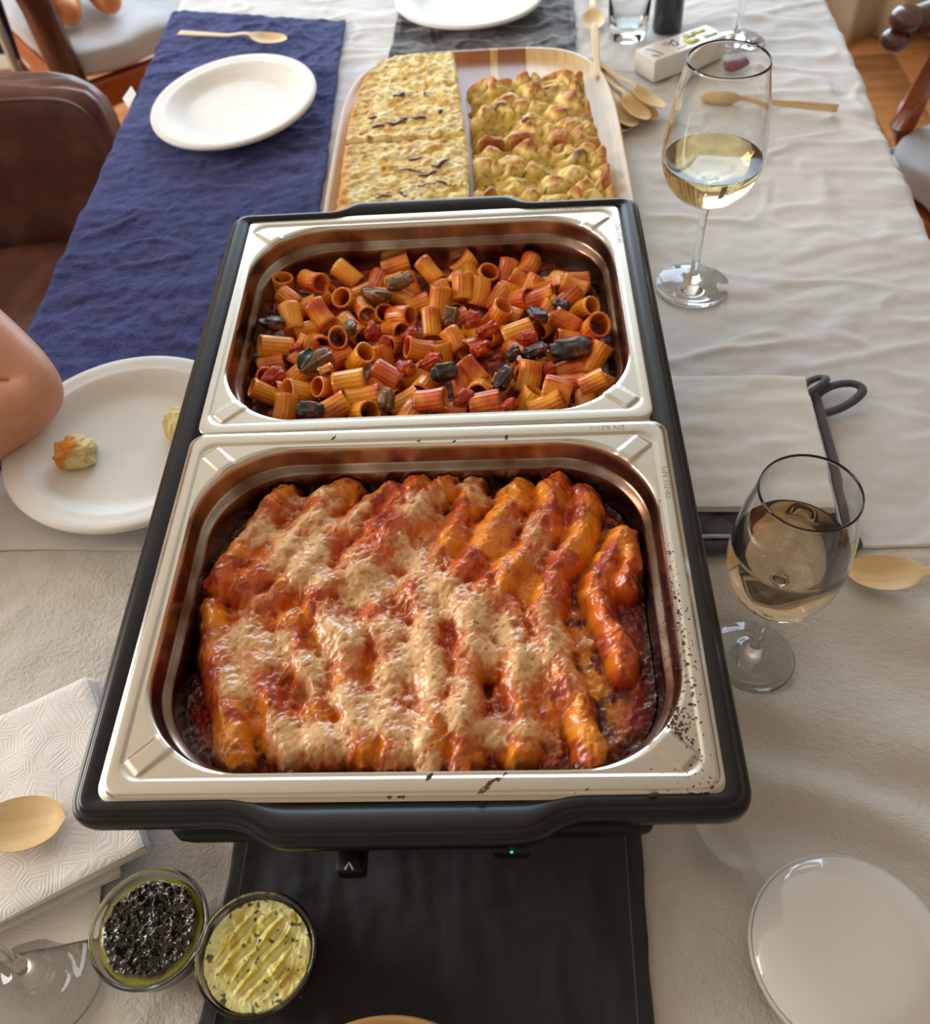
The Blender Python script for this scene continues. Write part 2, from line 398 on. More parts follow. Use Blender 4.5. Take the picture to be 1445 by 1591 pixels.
for sx, x0, x1 in ((1, -.131, -.060), (2, .106, .167)):
    ys = np.linspace(-.74, 1.1, 420); xs = x0+(x1-x0)*(ys+.75)/1.9
    V = []
    zz = TZ+.0022+Hcloth(xs, ys)+.0014
    pts = [(a+.003*0, b, c) for a, b, c in zip(xs, ys, zz)]
    tube('hem_stitch', pts, .0004, M_stitch, rn, n=5)
# navy terry towel, hanging over the left edge
T = NT('navy_terry'); setp(T.b, rough=.95, sheen=.35); T.b.inputs['Sheen Tint'].default_value = (.45, .5, .9, 1)
tc = T.n('ShaderNodeTexCoord'); n1 = T.n('ShaderNodeTexNoise', i_Scale=600.0, i_Detail=3.0); n2 = T.n('ShaderNodeTexNoise', i_Scale=60.0, i_Detail=5.0)
T.l(tc.outputs['Object'], n1.inputs[0]); T.l(tc.outputs['Object'], n2.inputs[0])
rp = T.n('ShaderNodeValToRGB'); e = rp.color_ramp.elements; e[0].position = .38; e[0].color = (*lin((20, 23, 68)), 1); e[1].position = .66; e[1].color = (*lin((60, 68, 138)), 1)
mxn = T.n('ShaderNodeMix'); mxn.inputs[0].default_value = .55; T.l(n2.outputs[0], mxn.inputs[2]); T.l(n1.outputs[0], mxn.inputs[3]); T.l(mxn.outputs[0], rp.inputs[0]); T.l(rp.outputs[0], T.b.inputs['Base Color'])
b1 = T.n('ShaderNodeBump', i_Strength=1.0, i_Distance=.0022); b2 = T.n('ShaderNodeBump', i_Strength=.5, i_Distance=.002)
T.l(n1.outputs[0], b1.inputs['Height']); T.l(n2.outputs[0], b2.inputs['Height']); T.l(b1.outputs[0], b2.inputs['Normal']); T.l(b2.outputs[0], T.b.inputs['Normal'])
M_towel = T.m
def tclip(X, Y, Z, S, Tt):
    # S from 0 (hanging end) to 1 (right edge): arc length 0..hang over the table edge
    xe = -.402; r = .013; und = np.clip(xe-X, 0, None); a = np.clip(und/r, 0, PI/2)
    X2 = np.where(und > 0, xe-r*np.sin(a)-.25*np.clip(und-r*1.57, 0, None), X); Z2 = Z-np.where(und > 0, r*(1-np.cos(a))+.96*np.clip(und-r*1.57, 0, None), 0)
    k = ss(.88, 1, Tt)*ss(.35, 0, S)
    return X2, Y-.06*k, Z2
tw = sheet('bath_towel', [(-.56, .085), (-.128, .085), (-.150, .925), (-.56, 1.02)], M_towel, 190, 380, .004, .003,
     'navy blue terry towel spread over the left table edge', 'towel', .002,
     hfun=lambda x, y, s, t: np.maximum(.0020*fbm(x*12+2*pn(x*8, y*8, 3), y*15, 3, 41)+.0008*fbm(x*80, y*95, 2, 46)+.0022*ss(.972, .985, s), -.0012), clipf=tclip)
M_label = mat('white_label_cloth', (214, 216, 222), rough=.8)
cl = mesh('care_label', [(-.432, .755, .742), (-.420, .765, .752), (-.408, .742, .752), (-.418, .728, .742), (-.433, .755, .7405), (-.421, .765, .7505), (-.409, .742, .7505), (-.419, .728, .7405)],
     [(0, 1, 2, 3), (4, 7, 6, 5), (0, 4, 5, 1), (1, 5, 6, 2), (2, 6, 7, 3), (3, 7, 4, 0)], M_label, tw, smooth=False)
cl['label'] = 'small white care label'
# small crumbs on the cloth are left to the cloth's own specks
# ---------------------------------------------------------------- food warmer
def steelmat(name, stains_refl=True, specks=1.0):
    T = NT(name); b = T.b; setp(b, metal=1, rough=.2)
    tc = T.n('ShaderNodeTexCoord'); n1 = T.n('ShaderNodeTexNoise', i_Scale=9.0, i_Detail=6.0); T.l(tc.outputs['Object'], n1.inputs[0])
    mr = T.n('ShaderNodeMapRange'); mr.inputs['To Min'].default_value = .18; mr.inputs['To Max'].default_value = .30; T.l(n1.outputs[0], mr.inputs[0]); T.l(mr.outputs[0], b.inputs['Roughness'])
    base = (*lin((206, 201, 190)), 1)
    if not stains_refl:
        b.inputs['Base Color'].default_value = base; return T.m
    sp = T.n('ShaderNodeSeparateXYZ'); T.l(tc.outputs['Object'], sp.inputs[0])
    # baked-on fine specks, dense on the right flange; walls browned for stain and reflected food
    n2 = T.n('ShaderNodeTexNoise', i_Scale=420.0, i_Detail=3.0); T.l(tc.outputs['Object'], n2.inputs[0])
    n3 = T.n('ShaderNodeTexNoise', i_Scale=26.0, i_Detail=2.0); T.l(tc.outputs['Object'], n3.inputs[0])
    zone = T.n('ShaderNodeMapRange'); zone.inputs['From Min'].default_value = .115; zone.inputs['From Max'].default_value = .150; T.l(sp.outputs[0], zone.inputs[0])
    zone2 = T.n('ShaderNodeMapRange'); zone2.inputs['From Min'].default_value = .161; zone2.inputs['From Max'].default_value = .154; T.l(sp.outputs[0], zone2.inputs[0])
    zy = T.n('ShaderNodeMapRange'); zy.inputs['From Min'].default_value = .10; zy.inputs['From Max'].default_value = -.02; T.l(sp.outputs[1], zy.inputs[0])
    def mth(op, a, b_=None, v=None):
        q = T.n('ShaderNodeMath', operation=op); T.l(a, q.inputs[0])
        if b_ is not None: T.l(b_, q.inputs[1])
        if v is not None: q.inputs[1].default_value = v
        return q.outputs[0]
    z = mth('MULTIPLY', mth('MULTIPLY', zone.outputs[0], zone2.outputs[0]), zy.outputs[0])
    dens = mth('MULTIPLY', z, mth('MULTIPLY', n3.outputs[0], v=.29*specks))
    thr = mth('ADD', n2.outputs[0], dens)
    spk = T.n('ShaderNodeMapRange'); spk.inputs['From Min'].default_value = .755; spk.inputs['From Max'].default_value = .775; T.l(thr, spk.inputs[0])
    # painted brown inside, part stain, part food reflection: below z=-.004 on the walls
    zf = T.n('ShaderNodeMapRange'); zf.inputs['From Min'].default_value = -.003; zf.inputs['From Max'].default_value = -.007; T.l(sp.outputs[2], zf.inputs[0])
    zf2 = T.n('ShaderNodeMapRange'); zf2.inputs['From Min'].default_value = .3; zf2.inputs['From Max'].default_value = .65; zf2.inputs['To Min'].default_value = .35; zf2.inputs['To Max'].default_value = 1.0; T.l(n3.outputs[0], zf2.inputs[0])
    wall_brown = mth('MULTIPLY', zf.outputs[0], zf2.outputs[0])
    wall_brown = mth('MULTIPLY', wall_brown, v=.95)
    mx = T.n('ShaderNodeMix', data_type='RGBA'); mx.inputs[6].default_value = base; mx.inputs[7].default_value = (*lin((98, 60, 38)), 1); T.l(wall_brown, mx.inputs[0]); wall_brown_ = wall_brown
    mx2 = T.n('ShaderNodeMix', data_type='RGBA'); T.l(mx.outputs[2], mx2.inputs[6]); mx2.inputs[7].default_value = (*lin((78, 30, 12)), 1); T.l(spk.outputs[0], mx2.inputs[0])
    T.l(mx2.outputs[2], b.inputs['Base Color'])
    inv = mth('SUBTRACT', spk.outputs[0], v=1.0); inv = mth('MULTIPLY', inv, v=-1.0); T.l(inv, b.inputs['Metallic'])
    return T.m
M_steel_f = steelmat('brushed_steel_front'); M_steel_r = steelmat('brushed_steel_rear', True, 0)
M_steel_mark = mat('pressed_marking', (150, 142, 124), rough=.5, metal=.8)
M_black = mat('black_enamel', (9, 9, 10), (12, 12, 13), 10, .30, [(900, .05, .0003)], spec=.35, coat=.1, coatr=.1)
M_blackp = mat('black_plastic', (8, 8, 9), (11, 11, 12), 10, .45, spec=.3)
RZ = .87
wm = empty('food_warmer', (0, 0, TZ), label='black electric buffet warmer holding the two steel pans', cat='food warmer')
def outline(off=0.0):
    """outer edge of the warmer's frame, ccw, handle lips front and rear"""
    P = [(.1755, .2715), (.080, .2720), (.066, .2835), (-.069, .2835), (-.083, .2715), (-.1760, .2710), (-.1765, -.2750), (-.086, -.2750), (-.067, -.2875), (.064, -.2875), (.081, -.2765), (.1755, -.2765)]
    R = [.018, .008, .008, .008, .008, .018, .018, .010, .010, .010, .010, .018]
    out = []; n = len(P)
    for i in range(n):
        p = Vector(P[i]); a = Vector(P[i-1]); b = Vector(P[(i+1) % n]); r = R[i]
        da = (a-p).normalized(); db = (b-p).normalized(); half = da.angle(db)/2; t = min(r/math.tan(half) if r > .012 else r, .02)
        q0 = p+da*t; q1 = p+db*t
        for k in range(9):
            s_ = k/8; out.append(tuple(q0*(1-s_)**2+p*2*s_*(1-s_)+q1*s_*s_))
    # densify
    res = []
    for i in range(len(out)):
        a = Vector(out[i]); b = Vector(out[(i+1) % len(out)]); d = (b-a).length; k = max(1, int(d/.006))
        for j in range(k): res.append(a+(b-a)*j/k)
    return res
OL = outline(); NOL = len(OL)
def offs(L, d):
    out = []
    for i in range(len(L)):
        t = (L[(i+1) % len(L)]-L[i-1]).normalized(); nrm = Vector((-t.y, t.x)); out.append(L[i]+nrm*d)
    return out
prof = [(.004, -.017), (.0012, -.0168), (.0004, -.0155), (0, -.0125), (.0001, -.0100), (.0008, -.0080), (.0018, -.0070), (.0030, -.0068), (.0040, -.0066), (.0048, -.0058), (.0054, -.0046), (.0060, -.0040), (.0068, -.0037), (.010, -.0037)]
loops = []
for d, z in prof: loops.append([(p.x, p.y, RZ-TZ+z+.0030) for p in offs(OL, d)])
hx_, hy_ = .1560, .2590
loops.append([(max(-hx_, min(hx_, p.x)), max(-hy_, min(hy_, p.y)), RZ-TZ-.0042) for p in OL])
loops.append([(max(-hx_, min(hx_, p.x)), max(-hy_, min(hy_, p.y)), RZ-TZ-.022) for p in OL])
fr = loft('frame', loops, M_black, wm, cap_last=False)
fr.modifiers.new('s', 'SOLIDIFY').thickness = .0012
# heating body below
bl = []
for hx, hy, z, r in ((.132, .205, .010, .03), (.140, .215, .014, .03), (.149, .235, .050, .03), (.158, .247, .080, .03), (.161, .253, .0925, .03), (.158, .250, .0925, .03), (.154, .243, .08, .03), (.145, .225, .05, .03), (.137, .210, .036, .03), (.1, .18, .034, .03)):
    bl.append([(x, y, z) for x, y in rrect(hx, hy, r, 8, 12, 12)])
hb = loft('heating_body', bl, M_blackp, wm, cap_last=True, cap_first=True)
for x in (-.09, .09):
    for y in (-.16, .16): lathe('foot', [(0, .0022), (.012, .0022), (.013, .006), (.012, .013), (0, .013)], M_blackp, wm, 20, loc=(x, y, 0))
for sx in (-1, 1):
    L = [(.118*sx, -.2705+.0, .0), ]
    o = loft('latch', [[(x+.098*sx, y-.262, z) for x, y in rrect(hx, hy, .006, 5, 6, 3)] for hx, hy, z in ((.020, .004, .0745), (.027, .009, .078), (.030, .011, .086), (.030, .011, .095))], M_blackp, wm, cap_first=True)
th = loft('thermostat_slider', [[(x-.036, y-.268, z) for x, y in rrect(hx, hy, .002, 4, 4, 4)] for hx, hy, z in ((.0075, .012, .050), (.0080, .0142, .051), (.0080, .0148, .062), (.0074, .0142, .063))], M_blackp, wm, cap_first=True)
M_mark = mat('white_print', (215, 210, 200), rough=.6)
for a, b_ in (((-.0385, -.2815), (-.0362, -.2775)), ((-.0362, -.2775), (-.0339, -.2815))):
    tube('chevron_mark', [(a[0], a[1], .0632), (b_[0], b_[1], .0632)], .0006, M_mark, th, n=6)
M_led = mat('green_lamp', (40, 190, 110), rough=.3); bb = M_led.node_tree.nodes['Principled BSDF']; bb.inputs['Emission Color'].default_value = (.05, .8, .3, 1); bb.inputs['Emission Strength'].default_value = .8
lb = loft('lamp_housing', [[(x+.053, y-.2805, z) for x, y in rrect(.010, .005, .003, 4, 4, 3)] for z in (.088, .1010)], M_blackp, wm, cap_first=True)
o = lathe('indicator_lamp', [(0, 0), (.0008, .0002), (.0008, .0008), (0, .0008)], M_led, wm, 16, loc=(.053, -.2858, .1000), rot=(math.radians(70), 0, 0)); o['label'] = 'tiny green indicator lamp'

def gn_pan(name, loc, rz, rx, m, label, marks):
    p = empty(name, loc, rz, label, 'steel pan', rx=rx)
    # local origin: centre of the rim plane
    nc, nx, ny = 56, 26, 20
    def L(hx, hy, r, z): return [(x, y, z) for x, y in rrect(hx, hy, r, nc, nx, ny)]
    loops = [L(.1605, .1305, .009, -.0045), L(.1622, .1322, .0105, -.0042), L(.1625, .1325, .0108, -.0030), L(.1618, .1318, .0105, -.0024), L(.1598, .1298, .010, -.0023), L(.1592, .1292, .0098, -.0008), L(.1585, .1285, .0096, -.0001), L(.1575, .1275, .0095, 0), L(.1535, .1215, .0110, 0), L(.1530, .1210, .0112, -.0001), L(.1518, .1198, .0118, -.0012), L(.1512, .1192, .0120, -.0014)]
    A = (.1512, .1192, .0120); B = (.1490, .1168, .062)
    nst = 26
    for i in range(1, nst+1):
        t = i/nst; a_, b_, r_ = [A[k]*(1-t)+B[k]*t for k in range(3)]
        Lp = []
        pa = rrect(*A, nc, nx, ny); pb = rrect(*B, nc, nx, ny)
        for (x0, y0), (x1, y1) in zip(pa, pb):
            x = x0*(1-t)+x1*t; y = y0*(1-t)+y1*t; ax, ay = abs(x), abs(y)
            # diagonal rib pressed into each corner
            cx, cy = .1440, .1120; u = ((cx-ax)+(cy-ay))/1.41421; v = ((cx-ax)-(cy-ay))/1.41421
            wgt = float(ss(.0070, .0054, np.abs(v)))*float(ss(-.004, -.001, u))
            span = float(ss(.03, .01, abs(.0)))
            z = -.0014+.0013*wgt*(1-.0*t)
            z -= .0008*float(ss(.86, 1.0, t))
            Lp.append((x, y, z))
        loops.append(Lp)
    for hx, hy, r, z in ((.1484, .1162, .0615, -.0032), (.1478, .1156, .061, -.006), (.1466, .1144, .060, -.016), (.1462, .1140, .0598, -.0172), (.1452, .1130, .059, -.0182), (.1422, .1100, .057, -.0205), (.1415, .1093, .0565, -.0222), (.1405, .1083, .056, -.03), (.137, .105, .054, -.058), (.133, .101, .05, -.0635), (.12, .09, .045, -.065)):
        loops.append(L(hx, hy, r, z))
    b = loft('pan_body', loops, m, p, cap_last=True)
    so = b.modifiers.new('s', 'SOLIDIFY'); so.thickness = .0007; so.offset = -1
    for txt, x, y, r in marks: text('size_marking', txt, .0062, M_steel_mark, p, (x, y, .0), (0, 0, r), .00008)
    return p
panr = gn_pan('steel_pan', (-.001, .1330, RZ-.0035), 0.003, 0, M_steel_r, 'rear stainless steel pan filled with rigatoni', [('GN 1/2-65', .1555, .085, -PI/2), ('EN 631-1', .118, .1242, PI)])
panf = gn_pan('steel_pan', (.001, -.1335, RZ+.0012), -.008, math.radians(.25), M_steel_f, 'front stainless steel pan filled with baked cannelloni, splashed right rim', [('GN 1/2-65', .1558, .075, -PI/2), ('EN 631-1', .122, .1248, PI)])
# burnt drips on the near rim of the front pan
M_burnt = mat('burnt_sauce', (92, 42, 18), (40, 18, 10), 60, .5)
rs = random.Random(5)
V = []; F = []
def blob(cx, cy, cz, a, b_, h, rot_=0):
    n = 7; i0 = len(V)
    for k in range(n):
        t = 2*PI*k/n; r = 1+.35*(rs.random()-.5); x = a*r*math.cos(t); y = b_*r*math.sin(t)
        V.append((cx+x*math.cos(rot_)-y*math.sin(rot_), cy+x*math.sin(rot_)+y*math.cos(rot_), cz))
    V.append((cx, cy, cz+h)); F.extend([(i0+k, i0+(k+1) % n, i0+n) for k in range(n)])
for i in range(26):
    t = rs.random(); blob(.038+.012*t+.003*(rs.random()-.5), -.1285+.0095*t+.002*(rs.random()-.5), .0001, .0010+.0012*rs.random(), .0003+.0003*rs.random(), .0003, .7)
for i in range(9): blob(-.009+.011*rs.random(), -.1300-.001*rs.random(), -.0018, .0010, .0005, .0004, rs.random()*3)
for cx, cy, a in ((.012, -.1205, .003), (-.062, .123, .0025), (.055, .120, .0016), (.02, .1165, .0018), (-.004, .118, .002), (.092, -.128, .0012), (.125, -.131, .003)): blob(cx, cy, .0, a, a*.45, .0006, rs.random())
for i in range(120):
    y = rs.gauss(-.035, .035)
    if abs(y) > .12: continue
    blob(.1515+rs.gauss(0, .0035), y, -.0004, .0003+.0007*rs.random(), .0003+.0004*rs.random(), .0003, rs.random()*3)
for i in range(60): blob(.142+rs.gauss(0, .003), -.092+rs.gauss(0, .007), -.0012, .0004+.0009*rs.random(), .0004+.0006*rs.random(), .0003, rs.random()*3)
dr = mesh('burnt_drips', V, F, M_burnt, panf); dr['kind'] = 'stuff'; dr['label'] = 'dark burnt sauce specks on the rim'
# ---------------------------------------------------------------- baked cannelloni
CAN= [[(-0.0959, -0.0317), (-0.1094, -0.0664), (-0.1301, -0.1093)], [(-0.0543, -0.0265), (-0.0783, -0.0709), (-0.1112, -0.1129)], [(-0.0236, -0.0331), (-0.0571, -0.0813), (-0.0963, -0.1236)], [(-0.0056, -0.0287), (-0.0321, -0.0823), (-0.0666, -0.1318)], [(0.014, -0.0279), (-0.008, -0.064), (-0.0397, -0.1124)], [(0.0348, -0.0288), (0.0248, -0.0718), (-0.0081, -0.1194)], [(0.0684, -0.0321), (0.0471, -0.0791), (0.0181, -0.1174)], [(0.0917, -0.0279), (0.0766, -0.0771), (0.0464, -0.1241)], [(0.1076, -0.039), (0.098, -0.0873), (0.0763, -0.1364)], [(0.1291, -0.0791), (0.1169, -0.1062), (0.1091, -0.1291), (0.1183, -0.1541), (0.1213, -0.1801)], [(-0.1326, -0.1296), (-0.1194, -0.1709), (-0.1003, -0.232)], [(-0.104, -0.1362), (-0.0934, -0.1845), (-0.0686, -0.2304)], [(-0.081, -0.1397), (-0.0633, -0.1827), (-0.0497, -0.2286)], [(-0.0547, -0.1321), (-0.0397, -0.1706), (-0.0306, -0.229)], [(-0.0284, -0.1358), (-0.0161, -0.1865), (-0.0113, -0.2339)], [(-0.0006, -0.1282), (0.0114, -0.1822), (0.0096, -0.2343)], [(0.03, -0.1321), (0.0302, -0.1877), (0.0304, -0.2347)], [(0.0556, -0.1329), (0.059, -0.1759), (0.0583, -0.2353)], [(0.0759, -0.1447), (0.0869, -0.1892), (0.1007, -0.2318)], [(0.1291, -0.0791), (0.1349, -0.1039), (0.1287, -0.1183)]]
CHE= [(-0.086, -0.0833, 0.0123, 0.019, 1.0), (-0.0687, -0.1054, 0.0144, 0.0143, 1.0), (-0.108, -0.0697, 0.0103, 0.0143, 0.7), (-0.0645, -0.0747, 0.0103, 0.019, 0.8), (-0.0432, -0.0594, 0.0062, 0.0143, 0.6), (-0.108, -0.1498, 0.0123, 0.0167, 0.9), (-0.0878, -0.1611, 0.0123, 0.0143, 0.9), (-0.0634, -0.1749, 0.0103, 0.0143, 0.8), (-0.1053, -0.1814, 0.0082, 0.0143, 0.8), (-0.0452, -0.1517, 0.0123, 0.0167, 0.8), (-0.0293, -0.1157, 0.0164, 0.0143, 0.9), (-0.0063, -0.0956, 0.0123, 0.0143, 0.7), (0.0021, -0.0547, 0.0123, 0.0143, 0.6), (0.0375, -0.0428, 0.0103, 0.0095, 0.7), (0.0089, -0.117, 0.0123, 0.0143, 0.8), (-0.0034, -0.1636, 0.0123, 0.0214, 1.0), (0.0063, -0.1844, 0.0123, 0.019, 1.0), (-0.0176, -0.1525, 0.0123, 0.0143, 0.8), (0.0506, -0.1546, 0.0144, 0.0143, 1.0), (0.0415, -0.1649, 0.0103, 0.0143, 1.0), (0.0656, -0.1759, 0.0103, 0.0167, 0.9), (-0.0324, -0.1981, 0.0123, 0.0119, 0.9), (-0.0692, -0.2186, 0.0123, 0.0119, 1.0), (-0.0478, -0.2191, 0.0123, 0.0119, 1.0), (-0.0229, -0.2103, 0.0144, 0.0119, 1.0), (-0.001, -0.2202, 0.0123, 0.0143, 1.0), (0.012, -0.2362, 0.0082, 0.0095, 0.7), (0.0452, -0.2189, 0.0123, 0.0095, 0.7), (0.064, -0.2193, 0.0123, 0.0095, 0.7), (0.0262, -0.2044, 0.0103, 0.0119, 0.7), (0.0256, -0.1319, 0.0123, 0.0119, 0.8), (0.0371, -0.1434, 0.0123, 0.0119, 0.9), (-0.0157, -0.1863, 0.0082, 0.0119, 0.8), (0.0848, -0.1476, 0.0082, 0.0119, 0.6), (0.0882, -0.1663, 0.0082, 0.019, 0.6), (0.1, -0.1561, 0.0062, 0.0143, 0.4), (0.0755, -0.1017, 0.0062, 0.0143, 0.4), (0.0667, -0.0799, 0.0082, 0.0143, 0.4), (-0.0757, -0.0412, 0.0123, 0.0095, 0.6)]
F_in = (.1395, .1075, .056)   # inside of the pan at food level
def inrr(x, y, cx, cy, hx, hy, r):
    qx = np.abs(x-cx)-hx+r; qy = np.abs(y-cy)-hy+r
    return np.hypot(np.clip(qx, 0, None), np.clip(qy, 0, None))+np.minimum(np.maximum(qx, qy), 0)-r   # <0 inside
st = .0008
gx = np.arange(-.142, .144, st); gy = np.arange(-.245, -.022, st); X, Y = np.meshgrid(gx, gy)
wx = X+.0045*pn(X*24, Y*24, 12)+.0028*pn(X*55, Y*55, 2)+.0012*pn(X*140, Y*140, 5); wy = Y+.0045*pn(X*24, Y*24, 13)+.0028*pn(X*55, Y*55, 3)+.0012*pn(X*140, Y*140, 6)
Hs = []
CR_ = [.0122]*len(CAN)
for i, c in enumerate(CAN):
    d = np.full(X.shape, 9.); tt = np.zeros(X.shape); n = len(c)-1
    for k in range(n):
        dk, t = segd(wx, wy, c[k], c[k+1]); m_ = dk < d; d = np.where(m_, dk, d); tt = np.where(m_, (k+t)/n, tt)
    r = .0128 if i < 9 else (.0112 if i in (9, 19) else .0122)
    r = r*(1+.10*pn(tt*5+i*3.3, tt*0, 4))
    zc = .8395+.0012*math.sin(i*2.1)+(.001 if i < 9 else 0)
    body = np.sqrt(np.clip(1-(d/r)**2, 0, 1))
    body = np.where(d < r, .55*body+.45*np.cos(np.clip(d/r, 0, 1)*PI/2)**1.2, 0)
    Hs.append(np.where(d < r, zc-.004+.0168*body-.0012*np.cos(tt*9+i), .8))
Hs = np.array(Hs); lab = Hs.argmax(0); Hm = Hs.max(0)
srt = np.sort(Hs, 0)[-2:]; k = np.clip(.5+.5*(srt[1]-srt[0])/.003, 0, 1)
Hm = Hm+.003*(1-k)*k*1.0
sauce = .8345+.0010*fbm(X*45, Y*45, 3, 51)+.0004*fbm(X*200, Y*200, 2, 52)
# filling between rolls in the middle so the bake reads as one mass
mid = ss(-.012, -.03, inrr(X, Y, -.012, -.137, .128, .100, .05))
sauce = sauce+.0082*mid*ss(.105, .075, X)*(1+.12*fbm(X*70, Y*70, 2, 57))+.0015*ss(.06, .11, X)
H = np.maximum(Hm, sauce); k2 = np.clip(.5+.5*(Hm-sauce)/.003, 0, 1); H = H+.003*k2*(1-k2)
def blur(A, n):
    for _ in range(n):
        A = (np.roll(A, 1, 0)+np.roll(A, -1, 0)+A*2)/4; A = (np.roll(A, 1, 1)+np.roll(A, -1, 1)+A*2)/4
    return A
Hb = blur(H, 110)
ch = np.zeros(X.shape)
for (cx, cy, rx, ry, s_) in CHE:
    ch = np.maximum(ch, s_*np.exp(-(((wx-cx)/rx)**2+((wy-cy)/ry)**2)*.62))
chn = ch+.16*ss(.115, .085, X)*ss(-.13, -.105, X)+.34*fbm(X*60, Y*60, 4, 61)+.14*fbm(X*220, Y*220, 3, 66)+9*(H-.846)
cm = ss(.34, .68, chn); thick = ss(.45, .95, chn); H = H+(np.maximum(Hb+.0016, H-.004)-H)*.88*ss(.2, .62, chn)
H = H+.0014*thick+.0008*ss(.8, 1.2, chn)
rg = 1-np.abs(fbm(X*85+Y*30, Y*60, 3, 77)); cq = 1-.72*cm; H = H+.0012*(rg-.65)*cq+.0011*fbm(X*120, Y*120, 3, 71)*cq+.0005*fbm(X*340, Y*340, 2, 72)*cq+.0026*fbm(X*24, Y*24, 2, 78)*ss(.1, .08, np.abs(X))
pores = ss(.50, .72, pn(X*300, Y*300, 81))*ss(.35, .6, cm)
H = H-.0007*pores
# deep gaps seen in the photograph
for gx_, gy_, sx_, sy_, dep in ((-.066, -.1905, .0045, .0065, .016), (.0415, -.187, .0032, .0095, .012), (.020, -.176, .0025, .006, .003), (-.068, -.128, .010, .002, .004), (.046, -.12, .003, .006, .004), (.105, -.205, .012, .012, .003)):
    H = H-dep*np.exp(-((X-gx_)/sx_)**2-((Y-gy_)/sy_)**2)
edge = inrr(X, Y, 0, -.1335, F_in[0], F_in[1], F_in[2])
H = H-.004*ss(-.014, 0, edge)
# pigment
hn = (H-.834)/.018
n1 = fbm(X*70, Y*70, 4, 91); n2 = fbm(X*260, Y*260, 3, 95); n3 = fbm(X*28, Y*28, 3, 97)
sa = linnp((150, 26, 10)); sa2 = linnp((92, 14, 7)); pa = linnp((210, 94, 22)); pb = linnp((238, 146, 30)); pc = linnp((168, 56, 16))
chc = linnp((218, 152, 94)); chl = linnp((238, 204, 146)); chb = linnp((192, 94, 38)); burn = linnp((60, 18, 8)); yel = linnp((238, 160, 24))
C = mix(np.broadcast_to(sa2, X.shape+(3,)), np.broadcast_to(sa, X.shape+(3,)), ss(-.4, .4, n1))
pasta = mix(np.broadcast_to(pc, X.shape+(3,)), np.broadcast_to(pa, X.shape+(3,)), ss(-.35, .15, n1+.3*n2)); pasta = mix(pasta, pb, .9*ss(-.1, .4, n3+.25*n1))
lv = ss(.05, .38, hn+.2*n1); C = mix(C, pasta, lv)
# oily yellow pools on the right and low left
for cx, cy, a, b_, s_ in ((.103, -.195, .015, .022, 1.0), (.095, -.160, .012, .02, .95), (-.082, -.222, .012, .01, .9), (-.06, -.21, .018, .008, .5), (.112, -.1, .012, .02, .5), (-.02, -.182, .01, .008, .6), (.075, -.176, .01, .03, .5), (-.115, -.14, .012, .03, .35)):
    C = mix(C, yel, s_*np.exp(-((X-cx)/a)**2-((Y-cy)/b_)**2)*ss(-.4, .3, n1))
red = .75*ss(.112, .135, X)*ss(-.11, -.15, Y); C = mix(C, sa, red*ss(.6, .3, hn)); C = mix(C, sa, .8*np.exp(-((X-.088)/.007)**2-((Y+.131)/.009)**2)); C = mix(C, sa, .8*np.exp(-((X-.092)/.006)**2-((Y+.178)/.006)**2))
cc = mix(np.broadcast_to(chc, X.shape+(3,)), np.broadcast_to(chl, X.shape+(3,)), ss(.1, .8, thick+.35*n1)); cc = mix(cc, chb, .60*ss(-.1, .5, n2+.6*n1)*(1-.55*thick)); cc = mix(cc, linnp((170, 70, 30)), .55*ss(.25, .6, fbm(X*130, Y*130, 3, 93)))
C = mix(C, chb, .75*ss(.28, .5, chn)); C = mix(C, cc, np.clip(cm*(.80+.35*n2), 0, 1))
C = mix(C, chb, .65*pores); C = mix(C, burn, .85*ss(-.010, -.002, edge+.004*n1)*(hn < .6))
C = mix(C, burn, .7*ss(.62, .8, pn(X*190, Y*190, 99)+.2*n2)*ss(.3, .1, cm)*ss(.2, .6, hn)*ss(.085, .070, X))
wet = np.clip(.75+.4*n1+.2*cm, 0, 1)
M_bake = vmat('baked_cannelloni_surface', .30, [(1400, .35, .0005), (480, .28, .0008)], coat=.5, coatr=.12, sss=.05)
M_bake.node_tree.nodes['Principled BSDF'].inputs['Subsurface Radius'].default_value = (1, .4, .15); M_bake.node_tree.nodes['Principled BSDF'].inputs['Subsurface Scale'].default_value = .003
Vv = np.stack([X, Y, H], -1).reshape(-1, 3)
gyy, gxx = np.gradient(H, st); Nn = np.stack([-gxx, -gyy, np.ones_like(H)], -1); Nn /= np.linalg.norm(Nn, axis=-1, keepdims=True); Nn = Nn.reshape(-1, 3)
ny, nx = X.shape; idx = np.arange(nx*ny).reshape(ny, nx); Q = np.stack([idx[:-1, :-1], idx[:-1, 1:], idx[1:, 1:], idx[1:, :-1]], -1).reshape(-1, 4)
inside = (edge < .0004); ins = (inside[:-1, :-1] & inside[1:, 1:] & inside[:-1, 1:] & inside[1:, :-1]).reshape(-1)
isroll = (Hm > sauce-.0003); labq = np.where(isroll, lab, -1)[:-1, :-1].reshape(-1)
attrs = {'col': C.reshape(-1, 3), 'wet': wet.reshape(-1)}
so_ = facemesh('tomato_sauce', Vv, Q[ins & (labq == -1)], M_bake, None, attrs, .822, Nn)
tag(so_, 'dark red tomato sauce around the cannelloni, deepest at the right wall of the front pan', 'sauce', kind='stuff')
base = loft('sauce_bed', [[(x, y-.1335, z) for x, y in rrect(hx, hy, r, 8, 8, 8)] for hx, hy, r, z in ((.128, .096, .048, .8085), (.135, .103, .052, .827))], mat('dark_tomato_sauce', (90, 14, 8), rough=.4), so_, cap_first=True)
